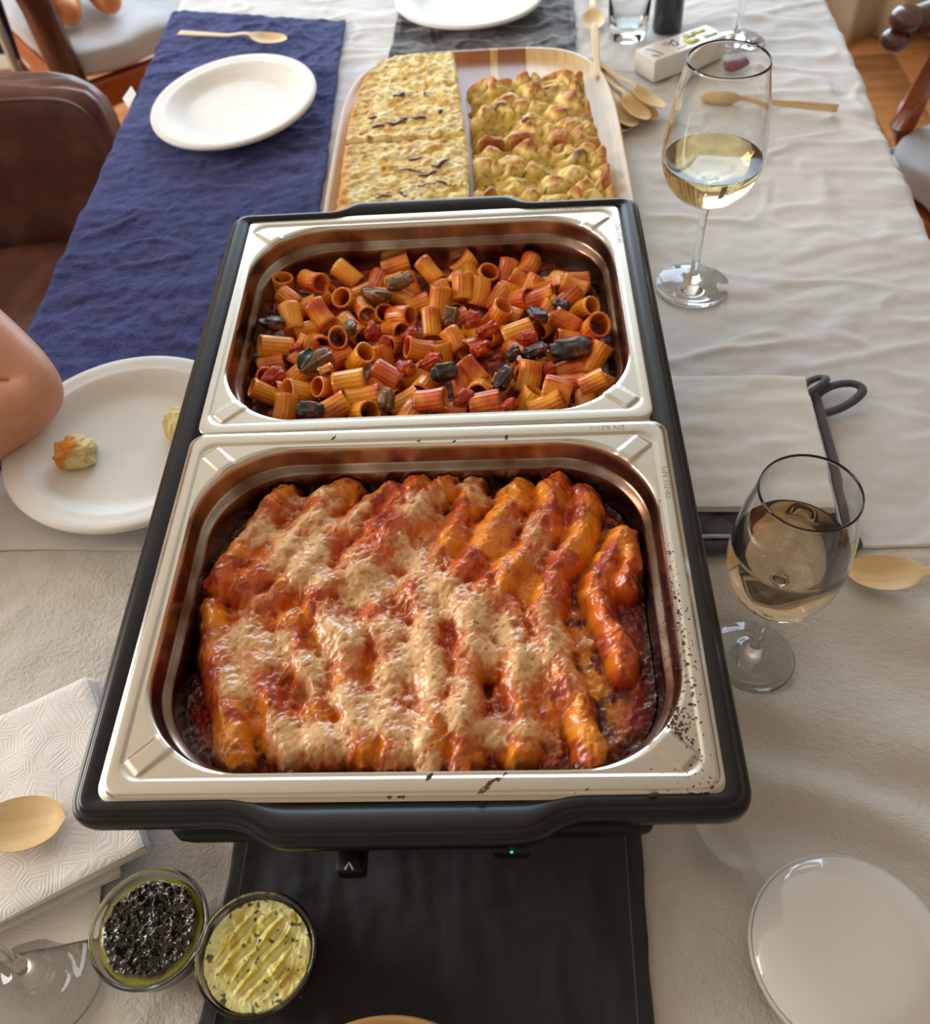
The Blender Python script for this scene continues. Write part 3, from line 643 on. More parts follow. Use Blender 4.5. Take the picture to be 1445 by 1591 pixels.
ORD = ['first', 'second', 'third', 'fourth', 'fifth', 'sixth', 'seventh', 'eighth', 'ninth', 'tenth', 'eleventh', 'twelfth', 'thirteenth', 'fourteenth', 'fifteenth', 'sixteenth', 'seventeenth', 'eighteenth']
CL = ['cheese-covered cannelloni lying diagonally at the far left of the back row', 'orange-topped cannelloni second from left in the back row', 'cannelloni with a bare orange ridge, third from left in the back row',
      'cannelloni fourth from left in the back row, cheese at its lower end', 'cheese-topped cannelloni fifth from left in the back row', 'cannelloni sixth from left in the back row, long with browned top',
      'cannelloni seventh from left in the back row, streaked with thin cheese', 'bare reddish orange cannelloni eighth in the back row, second from right', 'bare orange cannelloni at the right end of the back row',
      'narrow red-orange cannelloni standing along the right side sauce', 'orange cannelloni at the left end of the front row', 'cannelloni second from left in the front row beside the dark gap', 'cannelloni third from left in the front row, right of the dark gap',
      'cannelloni fourth from left in the front row under thin cheese', 'cannelloni fifth from left in the front row with a pale ridge', 'thickly cheese-covered cannelloni in the middle of the front row', 'cannelloni seventh from left in the front row beside the narrow gap',
      'cannelloni with the palest cheese clump, second from right in front row', 'orange-brown cannelloni at the right end of the front row', 'yellow curled pasta flap at the upper right of the bake']
for i in range(len(CAN)):
    sel = ins & (labq == i)
    if sel.sum() < 30: continue
    o = facemesh('cannelloni', Vv, Q[sel], M_bake, None, attrs, .828, Nn)
    tag(o, CL[i], 'cannelloni', 'baked cannelloni in the front pan')
# ---------------------------------------------------------------- rigatoni in the rear pan
RIG= [(-0.1018, 0.2023, 0.844, 0.71, -0.65, 0.27), (-0.0744, 0.2156, 0.839, 0.75, -0.5, -0.44), (-0.1297, 0.2087, 0.832, 0.06, 0.03, 1.0), (-0.121, 0.1851, 0.839, 0.74, -0.6, -0.3), (-0.072, 0.1804, 0.839, -0.21, -0.6, 0.77), (-0.0569, 0.1675, 0.839, 0.34, -0.91, 0.24), (-0.1148, 0.1549, 0.844, 0.23, -0.85, -0.46), (-0.0907, 0.1577, 0.844, 0.55, -0.69, -0.47), (-0.076, 0.1304, 0.839, 0.25, -0.6, 0.76), (-0.1245, 0.1251, 0.839, -0.88, -0.27, 0.38), (-0.1021, 0.1197, 0.839, 0.53, 0.63, 0.57), (-0.0547, 0.1003, 0.844, 0.52, -0.24, 0.82), (-0.1254, 0.0723, 0.839, -0.78, -0.08, 0.62), (-0.0993, 0.0728, 0.839, -0.67, -0.44, 0.59), (-0.1088, 0.0549, 0.839, 0.21, 0.72, 0.66), (-0.0774, 0.0746, 0.839, -0.61, -0.48, 0.64), (-0.0606, 0.0757, 0.844, 0.99, 0.14, 0.05), (-0.05, 0.0627, 0.839, 0.99, 0.09, 0.12), (-0.0707, 0.0529, 0.839, 0.88, 0.4, 0.26), (-0.0481, 0.047, 0.839, 0.53, -0.6, 0.6), (-0.0326, 0.0861, 0.839, 0.85, -0.44, -0.29), (-0.0297, 0.1305, 0.832, -0.57, -0.65, 0.5), (-0.0094, 0.1161, 0.839, -0.88, -0.2, 0.43), (-0.0256, 0.1567, 0.839, 0.84, -0.41, 0.36), (-0.0132, 0.1802, 0.832, 0.95, 0.27, 0.16), (-0.0004, 0.1466, 0.839, 0.06, -0.83, -0.55), (0.0044, 0.1753, 0.839, 0.21, 0.52, 0.83), (-0.0031, 0.2092, 0.844, 0.62, -0.65, -0.44), (0.0247, 0.231, 0.832, 0.73, 0.56, 0.4), (0.0242, 0.1852, 0.844, 0.03, 0.79, 0.62), (0.0372, 0.1847, 0.839, 0.21, 0.72, 0.66), (0.0518, 0.1825, 0.832, 0.73, 0.56, 0.4), (0.051, 0.1517, 0.839, 0.55, -0.04, 0.84), (0.0177, 0.1246, 0.839, 0.48, -0.73, -0.49), (0.0324, 0.087, 0.839, 0.62, -0.6, -0.51), (0.0243, 0.0773, 0.832, 0.15, -0.94, -0.31), (0.0014, 0.0521, 0.844, 0.98, -0.09, 0.2), (-0.0193, 0.0629, 0.832, 0.88, 0.4, 0.26), (0.0425, 0.0516, 0.839, 0.98, 0.03, 0.19), (0.0686, 0.1297, 0.839, 0.95, 0.27, 0.16), (0.0712, 0.179, 0.832, 0.68, -0.47, 0.57), (0.0879, 0.1732, 0.839, 0.93, -0.02, 0.37), (0.0737, 0.2052, 0.832, 0.85, -0.39, -0.36), (0.1165, 0.1869, 0.839, 0.93, -0.26, -0.26), (0.124, 0.1568, 0.839, 0.51, -0.48, 0.72), (0.1281, 0.126, 0.844, 0.22, -0.58, 0.78), (0.1068, 0.1418, 0.839, 0.85, -0.39, -0.36), (0.1273, 0.0969, 0.839, 0.53, 0.57, 0.63), (0.1219, 0.0644, 0.844, 0.91, 0.22, 0.34), (0.0952, 0.0568, 0.844, 0.93, -0.32, -0.19), (0.0873, 0.0481, 0.839, 0.91, 0.05, 0.42), (0.074, 0.0579, 0.832, 0.48, 0.28, 0.83), (0.1064, 0.0906, 0.832, 0.95, 0.27, 0.16), (0.0748, 0.0789, 0.839, 0.21, 0.72, 0.66), (0.0919, 0.197, 0.832, 0.99, 0.14, 0.05), (0.0422, 0.2131, 0.832, 0.41, -0.39, 0.82), (-0.0343, 0.2314, 0.832, 0.95, 0.27, 0.16), (-0.0451, 0.1668, 0.832, 0.54, -0.46, 0.71), (0.0182, 0.0507, 0.832, 0.99, -0.1, 0.08), (0.0603, 0.1842, 0.832, 0.37, 0.62, 0.69), (-0.0916, 0.1945, 0.832, 0.7, 0.13, 0.7), (-0.1269, 0.1111, 0.832, 0.99, 0.09, 0.12), (-0.1323, 0.0917, 0.832, 0.54, -0.28, 0.79), (-0.037, 0.0788, 0.832, 0.74, -0.6, -0.3), (-0.0114, 0.0927, 0.832, 0.87, 0.28, 0.39), (0.0514, 0.0739, 0.832, 0.53, 0.57, 0.63), (0.0079, 0.1152, 0.832, -0.12, 0.52, 0.85), (-0.1028, 0.151, 0.832, -0.93, -0.38, -0.02), (-0.0392, 0.116, 0.832, -0.12, 0.52, 0.85), (0.0819, 0.1963, 0.832, 0.53, 0.57, 0.63), (-0.0213, 0.2035, 0.832, 0.31, -0.87, -0.37), (0.0612, 0.162, 0.832, 0.92, -0.37, -0.12), (-0.0858, 0.1208, 0.832, 0.97, -0.24, -0.02), (0.0881, 0.087, 0.832, 0.47, -0.78, -0.42), (0.1318, 0.0695, 0.832, 0.51, 0.43, 0.74)]
VEG= [(-0.1283, 0.1448, 0.846, -25, 0.0134, 0.0078, 0), (-0.0876, 0.0968, 0.846, 29, 0.0168, 0.0095, 1), (-0.0869, 0.0429, 0.846, -12, 0.0139, 0.0073, 0), (0.0846, 0.142, 0.846, -79, 0.013, 0.009, 0), (0.1079, 0.1001, 0.846, 4, 0.019, 0.0118, 0), (0.0807, 0.0994, 0.846, -8, 0.0123, 0.0095, 0), (0.0638, 0.0969, 0.846, 8, 0.0072, 0.0067, 0), (-0.0467, 0.1767, 0.846, -67, 0.0157, 0.0123, 1), (-0.0657, 0.135, 0.846, -79, 0.009, 0.0078, 1), (0.0555, 0.0696, 0.846, 52, 0.0123, 0.0084, 0), (-0.0279, 0.1921, 0.846, 16, 0.0134, 0.0084, 1), (0.0115, 0.0788, 0.846, 16, 0.0123, 0.0084, 0), (-0.031, 0.0507, 0.846, 75, 0.0101, 0.0084, 1), (0.0152, 0.1453, 0.846, 75, 0.009, 0.0073, 1), (0.1045, 0.1522, 0.846, -25, 0.009, 0.005, 0), (0.0447, 0.1304, 0.843, 8, 0.0134, 0.0073, 2), (-0.0471, 0.135, 0.843, 75, 0.009, 0.0078, 2), (0.0392, 0.1105, 0.843, -34, 0.0098, 0.0101, 2), (0.0001, 0.0951, 0.843, 8, 0.0134, 0.0095, 2), (-0.0193, 0.0905, 0.843, -34, 0.0112, 0.0078, 2), (0.0264, 0.0543, 0.843, 63, 0.0112, 0.0084, 2), (0.0326, 0.1437, 0.843, 81, 0.0098, 0.0084, 2), (0.0763, 0.1203, 0.843, 8, 0.0112, 0.0078, 2), (-0.017, 0.1281, 0.843, 8, 0.0103, 0.0067, 2), (0.0587, 0.0437, 0.843, 8, 0.0098, 0.0062, 2), (-0.038, 0.1192, 0.843, 8, 0.009, 0.0067, 2), (0.0902, 0.0822, 0.843, 8, 0.0076, 0.0056, 2), (-0.1051, 0.1172, 0.843, 8, 0.009, 0.0056, 2), (-0.1212, 0.0867, 0.843, 52, 0.0134, 0.0084, 2)]
def rigmesh(seed, r=.0084, L=.0228):
    R_ = random.Random(seed); n = 64; V = []; F = []; rings = []
    bend = R_.uniform(0, .0016); ov = R_.uniform(.86, 1.0); sl = R_.uniform(-.12, .12)
    ks = 9
    def ring(z, rad, ridge, z0):
        i0 = len(V)
        for k in range(n):
            a = 2*PI*k/n; rr = rad*(1+(.020*(1 if k % 4 in (1, 2) else -1) if ridge else 0)); x = rr*math.cos(a); y = rr*math.sin(a)*ov
            V.append((x+bend*(1-(2*z/L)**2), y, z+sl*x))
        return i0
    ids = [ring(-L/2+L*k/(ks-1), r*(1+.05*((2*k/(ks-1)-1)**2)), True, 0) for k in range(ks)]
    inn = [ring(L/2-L*k/(ks-1), r*.80*(1+.05*((2*k/(ks-1)-1)**2)), False, 0) for k in range(ks)]
    allr = ids+[ring(L/2+.0002, r*.95, False, 0)]+inn+[ring(-L/2-.0002, r*.95, False, 0)]
    m_ = len(allr)
    for q in range(m_):
        a = allr[q]; b = allr[(q+1) % m_]
        for k in range(n): F.append((a+k, a+(k+1) % n, b+(k+1) % n, b+k))
    me = bpy.data.meshes.new('rigatoni'); me.from_pydata(V, [], F); me.update(); me.polygons.foreach_set('use_smooth', [True]*len(F)); return me
T = NT('rigatoni_pasta'); setp(T.b, rough=.33, coat=.3, coatr=.15, sss=.1); T.b.inputs['Subsurface Radius'].default_value = (1, .45, .15); T.b.inputs['Subsurface Scale'].default_value = .004
tc = T.n('ShaderNodeTexCoord'); oi = T.n('ShaderNodeObjectInfo'); geo = T.n('ShaderNodeNewGeometry')
va = T.n('ShaderNodeVectorMath', operation='ADD'); T.l(geo.outputs['Position'], va.inputs[0]); 
nz = T.n('ShaderNodeTexNoise', i_Scale=62.0, i_Detail=4.0); T.l(geo.outputs['Position'], nz.inputs[0])
ma = T.n('ShaderNodeMath', operation='MULTIPLY_ADD'); T.l(oi.outputs['Random'], ma.inputs[0]); ma.inputs[1].default_value = .22; T.l(nz.outputs[0], ma.inputs[2])
rp = T.n('ShaderNodeValToRGB'); T.l(ma.outputs[0], rp.inputs[0]); e = rp.color_ramp.elements
e[0].position = .42; e[0].color = (*lin((240, 168, 44)), 1); e[1].position = .86; e[1].color = (*lin((190, 60, 18)), 1); x_ = e.new(.58); x_.color = (*lin((234, 144, 30)), 1); x_ = e.new(.70); x_.color = (*lin((218, 106, 26)), 1)
T.l(rp.outputs[0], T.b.inputs['Base Color'])
nb = T.n('ShaderNodeTexNoise', i_Scale=500.0); T.l(geo.outputs['Position'], nb.inputs[0]); bp = T.n('ShaderNodeBump', i_Strength=.25, i_Distance=.0006); T.l(nb.outputs[0], bp.inputs['Height']); T.l(bp.outputs[0], T.b.inputs['Normal'])
M_rig = T.m
rmes = [rigmesh(s) for s in range(6)]
for me in rmes: me.materials.append(M_rig)
# sauce bed with lumps
gx = np.arange(-.142, .144, .0016); gy = np.arange(.022, .246, .0016); X, Y = np.meshgrid(gx, gy)
Z = .8285+.003*fbm(X*40, Y*40, 3, 111)+.0012*fbm(X*130, Y*130, 2, 113)
ed = inrr(X, Y, -.001, .133, .1395, .1075, .056); ok = ed < .0005; Z -= .003*ss(-.012, 0, ed)
n1 = fbm(X*60, Y*60, 3, 115); Cc = mix(np.broadcast_to(linnp((84, 20, 8)), X.shape+(3,)), np.broadcast_to(linnp((168, 44, 12)), X.shape+(3,)), ss(-.3, .5, n1))
o = gridmesh('tomato_sauce', X, Y, Z, M_bake, None, {'col': Cc.reshape(-1, 3), 'wet': ss(-.5, .5, n1).reshape(-1)}, skirt=.808, mask=(ok[:-1, :-1] & ok[1:, 1:] & ok[:-1, 1:] & ok[1:, :-1]))
tag(o, 'chunky red tomato sauce between the rigatoni in the rear pan', 'sauce', kind='stuff')
rs = random.Random(11)
# extra half-buried tubes that fill the gaps below the mapped ones
ex = []
tries = 0
while len(ex) < 40 and tries < 6000:
    tries += 1; x = rs.uniform(-.128, .128); y = rs.uniform(.034, .230)
    if inrr(np.array(x), np.array(y), -.001, .133, .131, .100, .05) > 0: continue
    if min([math.hypot(x-q[0], y-q[1]) for q in RIG+ex]) < .0125: continue
    a = rs.uniform(0, 2*PI); t = rs.uniform(-.25, .6); ex.append((x, y, .8335, math.cos(a)*math.cos(t), math.sin(a)*math.cos(t), math.sin(t)))
allr = [(q, False) for q in RIG]+[(q, True) for q in ex]
bands = [(.232-.0225*(i+1), ORD[i]+' row') for i in range(8)]+[(-1, 'ninth row')]
def bandof(y): return next(i for i, (b, _) in enumerate(bands) if y > b)
cnt = {}
allr.sort(key=lambda q: (bandof(q[0][1]), q[0][0]))
ORD2 = ORD+['nineteenth', 'twentieth', 'twenty-first', 'twenty-second', 'twenty-third', 'twenty-fourth']
for i, (q, bur) in enumerate(allr):
    d = Vector(q[3:]).normalized(); me = rmes[i % 6]
    o = place('rigatoni', me, None, (q[0], q[1], q[2])); o.rotation_mode = 'QUATERNION'
    from mathutils import Quaternion
    o.rotation_quaternion = d.to_track_quat('Z', 'Y') @ Quaternion((0, 0, 1), rs.uniform(0, 6.28))
    f_ = rs.uniform(.94, 1.08); o.scale = (f_*rs.uniform(.93, 1.06), f_, f_*rs.uniform(.85, 1.12))
    b = bandof(q[1]); cnt[b] = cnt.get(b, 0)+1
    look = 'half-buried rigatoni tube' if bur else ('rigatoni tube with open end up' if d.z > .6 else ('rigatoni tube lying crosswise' if abs(d.x) > abs(d.y) else 'rigatoni tube lying lengthwise'))
    tag(o, '%s, %s from left in the %s from the back' % (look, ORD2[cnt[b]-1], bands[b][1]), 'rigatoni', 'rigatoni in the rear pan')
# vegetables among the pasta
def lumpmesh(name, a, b, c, seed, m, flatk=1.0, parent=None, loc=None, rz=0, tilt=0, amp=.3):
    bm = bmesh.new(); bmesh.ops.create_icosphere(bm, subdivisions=4, radius=1); R_ = np.random.RandomState(seed); off = R_.rand(3)*50
    P = np.array([v.co[:] for v in bm.verts]); n_ = fbm(P[:, 0]*1.3+off[0], P[:, 1]*1.3+P[:, 2]*1.1+off[1], 3, seed % 9); n2_ = fbm(P[:, 0]*3+off[1], P[:, 1]*3-P[:, 2]*2.7, 2, seed % 7)
    Pp = np.sign(P)*np.abs(P)**.7; Pp = Pp*(1+amp*n_+amp*.3*n2_)[:, None]
    for v, p in zip(bm.verts, Pp): v.co = (p[0]*a, p[1]*b, p[2]*c+flatk*.0015*math.sin(p[0]*2.2))
    me = bpy.data.meshes.new(name); bm.to_mesh(me); bm.free(); me.materials.append(m); me.polygons.foreach_set('use_smooth', [True]*len(me.polygons))
    return place(name, me, parent, loc, (tilt, tilt*.6, rz))
def aub(name, c1, c2, c3):
    m_ = mat(name, c1, c2, 130, .36, [(350, .5, .0009)], lo=.42, hi=.66, c3=c3, coat=.10, coatr=.15, spec=.35); return m_
M_aub = aub('aubergine_dark_skin', (34, 22, 18), (128, 52, 24), (52, 34, 24)); M_aub2 = aub('aubergine_flesh', (96, 66, 26), (146, 62, 22), (112, 84, 34)); M_tom = aub('cooked_tomato', (158, 40, 14), (214, 100, 30), (186, 62, 20))
vl = {0: ('aubergine_chunk', 'aubergine chunk with dark glossy skin', 'aubergine chunks in the pasta', 'aubergine'), 1: ('aubergine_chunk', 'olive-brown aubergine chunk', 'aubergine chunks in the pasta', 'aubergine'), 2: ('tomato_chunk', 'soft red tomato chunk', 'tomato chunks in the pasta', 'tomato')}
VEG = sorted(VEG, key=lambda q: (q[6], bandof(q[1]), q[0])); cnt = {}
for i, (x, y, z, an, a, b_, k) in enumerate(VEG):
    nm, lb_, gr, ca = vl[k]; key = (k, bandof(y)); cnt[key] = cnt.get(key, 0)+1
    o = lumpmesh(nm, a*(.82 if k < 2 else .70), b_*(.84 if k < 2 else .72), .0044 if k < 2 else .0056, 20+i, (M_aub, M_aub2, M_tom)[k], loc=(x, y, z+(.0015 if k < 2 else -.0005)), rz=math.radians(an), tilt=.35*math.sin(i*1.7), amp=.22)
    tag(o, '%s, %s of its kind from left in the %s' % (lb_, ORD[cnt[key]-1], bands[bandof(y)][1]), ca, gr)
M_basil = mat('dark_herb_leaf', (22, 34, 14), (40, 52, 20), 90, .3, [(300, .3, .0006)], coat=.4)
V = []; F = []
for i in range(9):
    for j in range(5):
        u = i/8; v = (j/4-.5); wd = .0085*math.sin(PI*min(.98, u*.95+.05))**.7; V.append((u*.02, v*2*wd*.6, .0025*math.sin(u*5)+.004*abs(v)))
for i in range(8):
    for j in range(4): F.append((i*5+j, i*5+j+1, (i+1)*5+j+1, (i+1)*5+j))
o = mesh('basil_leaf', V, F, M_basil, None, True, (-.098, .083, .8515), (.25, -.4, 1.1)); o.modifiers.new('s', 'SOLIDIFY').thickness = .0006
tag(o, 'dark green basil leaf standing on the aubergine at left', 'herb leaf')
o = lumpmesh('garlic_piece', .006, .004, .003, 77, mat('cooked_onion', (214, 130, 50), (226, 160, 80), 80, .3, [(300, .3, .0006)], coat=.4), loc=(-.079, .085, .850)); tag(o, 'pale orange onion piece right of the basil leaf', 'onion')
# ---------------------------------------------------------------- board and focaccia
T = NT('acacia_wood'); setp(T.b, rough=.42, coat=.15)
tc = T.n('ShaderNodeTexCoord'); sp = T.n('ShaderNodeSeparateXYZ'); T.l(tc.outputs['Object'], sp.inputs[0])
mr = T.n('ShaderNodeMapRange'); mr.inputs['From Min'].default_value = -.17; mr.inputs['From Max'].default_value = .17; T.l(sp.outputs[0], mr.inputs[0])
rp = T.n('ShaderNodeValToRGB'); rp.color_ramp.interpolation = 'CONSTANT'; T.l(mr.outputs[0], rp.inputs[0]); els = rp.color_ramp.elements
bandsw = [(0, (190, 146, 86)), (.16, (172, 118, 56)), (.33, (158, 96, 40)), (.47, (152, 88, 32)), (.55, (206, 160, 88)), (.575, (146, 82, 28)), (.68, (218, 184, 126)), (.86, (212, 182, 132))]
els[0].position = 0; els[0].color = (*lin(bandsw[0][1]), 1); els[1].position = bandsw[1][0]; els[1].color = (*lin(bandsw[1][1]), 1)
for p_, c_ in bandsw[2:]: x_ = els.new(p_); x_.color = (*lin(c_), 1)
mp = T.n('ShaderNodeMapping'); mp.inputs['Scale'].default_value = (260, 14, 60); T.l(tc.outputs['Object'], mp.inputs[0]); nz = T.n('ShaderNodeTexNoise', i_Scale=1.0, i_Detail=6.0); T.l(mp.outputs[0], nz.inputs[0])
mr2 = T.n('ShaderNodeMapRange'); mr2.inputs['To Min'].default_value = .62; mr2.inputs['To Max'].default_value = 1.2; T.l(nz.outputs[0], mr2.inputs[0])
mu = T.n('ShaderNodeVectorMath', operation='SCALE'); T.l(rp.outputs[0], mu.inputs[0]); T.l(mr2.outputs[0], mu.inputs['Scale']); T.l(mu.outputs[0], T.b.inputs['Base Color'])
bp = T.n('ShaderNodeBump', i_Strength=.15, i_Distance=.0006); T.l(nz.outputs[0], bp.inputs['Height']); T.l(bp.outputs[0], T.b.inputs['Normal'])
M_acacia = T.m
BX, BY, BHX, BHY = .034, .506, .163, .262
def sup(k, n=160, e=4.2, hx=BHX, hy=BHY):
    out = []
    for i in range(n):
        a = 2*PI*i/n; c, s_ = math.cos(a), math.sin(a); out.append(((hx+k)*abs(c)**(2/e)*(1 if c > 0 else -1), (hy+k)*abs(s_)**(2/e)*(1 if s_ > 0 else -1)))
    return out
bl = []
for k_, z in ((-.03, .003), (-.012, .003), (-.004, .010), (-.001, .018), (0, .0215), (-.0012, .0232), (-.0035, .0230), (-.006, .0215), (-.014, .0150), (-.022, .0125), (-.035, .012)):
    bl.append([(x, y, z) for x, y in sup(k_)])
bd = loft('serving_board', bl, M_acacia, None, cap_first=True, loc=(BX, BY, TZ)); tag(bd, 'oval acacia wood board with raised rim carrying the focaccia', 'serving board')
def focaccia(name, quad, seed, style, label, zb=.7635, th=.0215):
    st = .0011; q = np.array(quad); w_ = np.linalg.norm(q[1]-q[0]); h_ = np.linalg.norm(q[3]-q[0]); nx = int(w_/st); ny = int(h_/st)
    S, Tt = np.meshgrid(np.linspace(0, 1, nx), np.linspace(0, 1, ny))
    X = (1-Tt)*((1-S)*q[0, 0]+S*q[1, 0])+Tt*((1-S)*q[3, 0]+S*q[2, 0]); Y = (1-Tt)*((1-S)*q[0, 1]+S*q[1, 1])+Tt*((1-S)*q[3, 1]+S*q[2, 1])
    e_ = ((np.abs(X-BX)/(BHX-.017))**4.0+(np.abs(Y-BY)/(BHY-.017))**4.0)**.25; f = np.where(e_ > 1, 1/e_, 1); X = BX+(X-BX)*f; Y = BY+(Y-BY)*f
    X = X+.0012*fbm(Y*60, S*2, 3, seed)*(np.abs(S-.5) > .47); 
    dl = S*w_; dr = (1-S)*w_; db = Tt*h_; dtp = (1-Tt)*h_
    n1 = fbm(X*28, Y*28, 3, seed+1); n2 = fbm(X*95, Y*95, 3, seed+3); n3 = fbm(X*300, Y*300, 2, seed+5)
    R_ = np.random.RandomState(seed)
    if style == 0:
        lum = 1-np.abs(fbm(X*48, Y*60, 2, seed+8)); Z = zb+th+.0016*n1-.0040*(lum-.7)+.0009*n2+.0003*n3
        tone = ss(-.5, .5, n2+.4*n1)
        C = mix(np.broadcast_to(linnp((238, 208, 126)), X.shape+(3,)), np.broadcast_to(linnp((246, 230, 170)), X.shape+(3,)), tone)
        C = mix(C, linnp((206, 146, 50)), .8*ss(.15, .75, -fbm(X*60, Y*60, 3, seed+12)+.25*n3)); C = mix(C, linnp((226, 184, 60)), .6*ss(.2, .6, fbm(X*40, Y*40, 2, seed+17)))
        C = mix(C, linnp((150, 90, 56)), .7*ss(.34, .7, fbm(X*120, Y*120, 2, seed+14)))
        C = mix(C, linnp((218, 150, 64)), .85*ss(.022, .004, np.minimum(dl, 9)) if style == 0 else 0*S)
        rnd = ss(0, .010, dl); Z = Z-.006*(1-rnd)**2*1.0
    else:
        k = int(w_*h_/.00052); pts = [(R_.uniform(X.min(), X.max()), R_.uniform(Y.min(), Y.max()), R_.uniform(.75, 1.25)) for _ in range(k)]
        d1, d2, ix = worley(X+.006*pn(X*45, Y*45, seed)+.002*pn(X*130, Y*130, seed+4), Y+.006*pn(X*45, Y*45, seed+2)+.002*pn(X*130, Y*130, seed+5), pts); g = np.clip((d2-d1)/.011, 0, 1)
        hgt = np.array([R_.uniform(.3, 1) for _ in pts])[ix]; dome = np.sqrt(np.clip(g, 0, 1))*(1-.35*(d1/.012)**2)
        Z = zb+th-.012+.0140*dome*(.45+.55*hgt)+.0016*n1+.0010*n2+.0003*n3
        hh = np.clip(dome*(.45+.55*hgt), 0, 1)
        C = mix(np.broadcast_to(linnp((216, 178, 84)), X.shape+(3,)), np.broadcast_to(linnp((246, 220, 140)), X.shape+(3,)), ss(.15, .5, hh+.15*n2))
        C = mix(C, linnp((208, 132, 62)), .95*ss(.50, .80, hh+.2*n1+.1*n2)); C = mix(C, linnp((160, 80, 36)), .8*ss(.80, 1.02, hh+.22*n1))
        C = mix(C, linnp((112, 116, 34)), .55*ss(.25, .02, hh)*ss(-.1, .5, n2)); C = mix(C, linnp((70, 72, 28)), .7*ss(.56, .7, fbm(X*150, Y*150, 2, seed+19)))
        out_ = np.minimum(dr, dtp if seed % 2 else 9); C = mix(C, linnp((200, 120, 56)), .6*ss(.016, .004, out_))
    ed = np.minimum(np.minimum(dl, dr), np.minimum(db, dtp)); Z = Z-.0030*(1-ss(0, .0035, ed))
    o = gridmesh(name, X, Y, Z, M_bread, None, {'col': C.reshape(-1, 3), 'wet': np.clip(.2+.5*n1, 0, 1).reshape(-1)}, skirt=zb)
    tag(o, label, 'focaccia', 'focaccia pieces on the board')
    return o, (X, Y, Z)
M_bread = vmat('baked_bread', .5, [(900, .45, .0008), (350, .4, .0012)], sss=.03); M_bread.node_tree.nodes['Principled BSDF'].inputs['Subsurface Scale'].default_value = .004
fo = [focaccia('onion_focaccia', [(-.122, .536), (.0225, .540), (.006, .742), (-.10, .742)], 201, 0, 'pale onion focaccia piece at the far left of the board'),
      focaccia('onion_focaccia', [(-.108, .29), (.030, .29), (.0235, .5355), (-.119, .531)], 203, 0, 'pale onion focaccia piece at the near left, beside the warmer'),
      focaccia('rosemary_focaccia', [(.0285, .531), (.171, .523), (.160, .690), (.021, .672)], 301, 1, 'puffy golden herb focaccia piece at the far right of the board'),
      focaccia('rosemary_focaccia', [(.0345, .29), (.182, .29), (.173, .517), (.029, .5265)], 303, 1, 'puffy golden herb focaccia piece at the near right, beside the warmer')]
M_onion = mat('roasted_red_onion', (52, 22, 30), (104, 48, 48), 70, .4, [(300, .3, .0005)], coat=.3); M_shal = mat('browned_onion', (190, 160, 120), (96, 52, 36), 90, .4, coat=.3); M_rose = mat('rosemary_needle', (48, 58, 26), (84, 92, 44), 60, .6)
def zat(piece, x, y):
    X, Y, Z = piece[1]; i = np.argmin((X-x)**2+(Y-y)**2); return Z.ravel()[i]
def strip(piece, x, y, an, L, bow, wd, m, nm='onion_strip'):
    pts = []; n = 9
    for i in range(n):
        t = i/(n-1)-.5; lx = L*t; ly = bow*(1-4*t*t); X_ = x+lx*math.cos(an)-ly*math.sin(an); Y_ = y+lx*math.sin(an)+ly*math.cos(an); pts.append((X_, Y_, zat(piece, X_, Y_)+.0010))
    wd = wd*1.45 if nm != 'rosemary_needle' else wd
    return tube(nm, pts, [wd*(.4+.6*math.sin(PI*(i+.5)/n)) for i in range(n)], m, piece[0], n=8, flat=.45)
for p_, x, y, an, L, b_, wd in ((0, -.057, .632, .5, .014, .001, .0026), (0, -.024, .632, 1.9, .012, .002, .0014), (0, -.042, .580, .15, .022, .002, .0022), (0, -.058, .574, .4, .018, -.002, .0024), (0, -.032, .577, -.2, .016, .002, .0026), (0, -.077, .566, .3, .014, .0015, .0026), (0, -.085, .585, .1, .010, .001, .0016), (0, -.006, .588, 1.2, .008, .001, .0018),
                            (1, -.032, .492, .1, .016, .001, .0014), (1, -.005, .478, .6, .022, -.002, .0018), (1, -.038, .466, -.2, .034, .005, .0010), (1, -.018, .463, .2, .020, -.002, .0016), (1, -.018, .438, .5, .020, .003, .0014), (1, -.001, .440, -.6, .020, .003, .0014), (1, -.044, .424, -.9, .014, .002, .0018), (1, -.062, .420, .1, .018, -.001, .0012)):
    strip(fo[p_], x, y, an, L, b_, wd, M_onion)
for p_, x, y, an, L, b_, wd in ((2, .060, .604, .1, .018, .003, .0024), (2, .092, .573, .9, .016, .002, .0028), (3, .146, .489, .8, .020, .003, .0030), (2, .118, .65, .3, .008, .001, .0016)):
    strip(fo[p_], x, y, an, L, b_, wd, M_shal, 'onion_slice')
rs = random.Random(4)
for i in range(34):
    p_ = 2 if i % 2 else 3; x = rs.uniform(.04, .165); y = rs.uniform(.54, .665) if p_ == 2 else rs.uniform(.33, .51); strip(fo[p_], x, y, rs.uniform(0, 3), rs.uniform(.006, .011), rs.uniform(-.001, .001), .0006, M_rose, 'rosemary_needle')
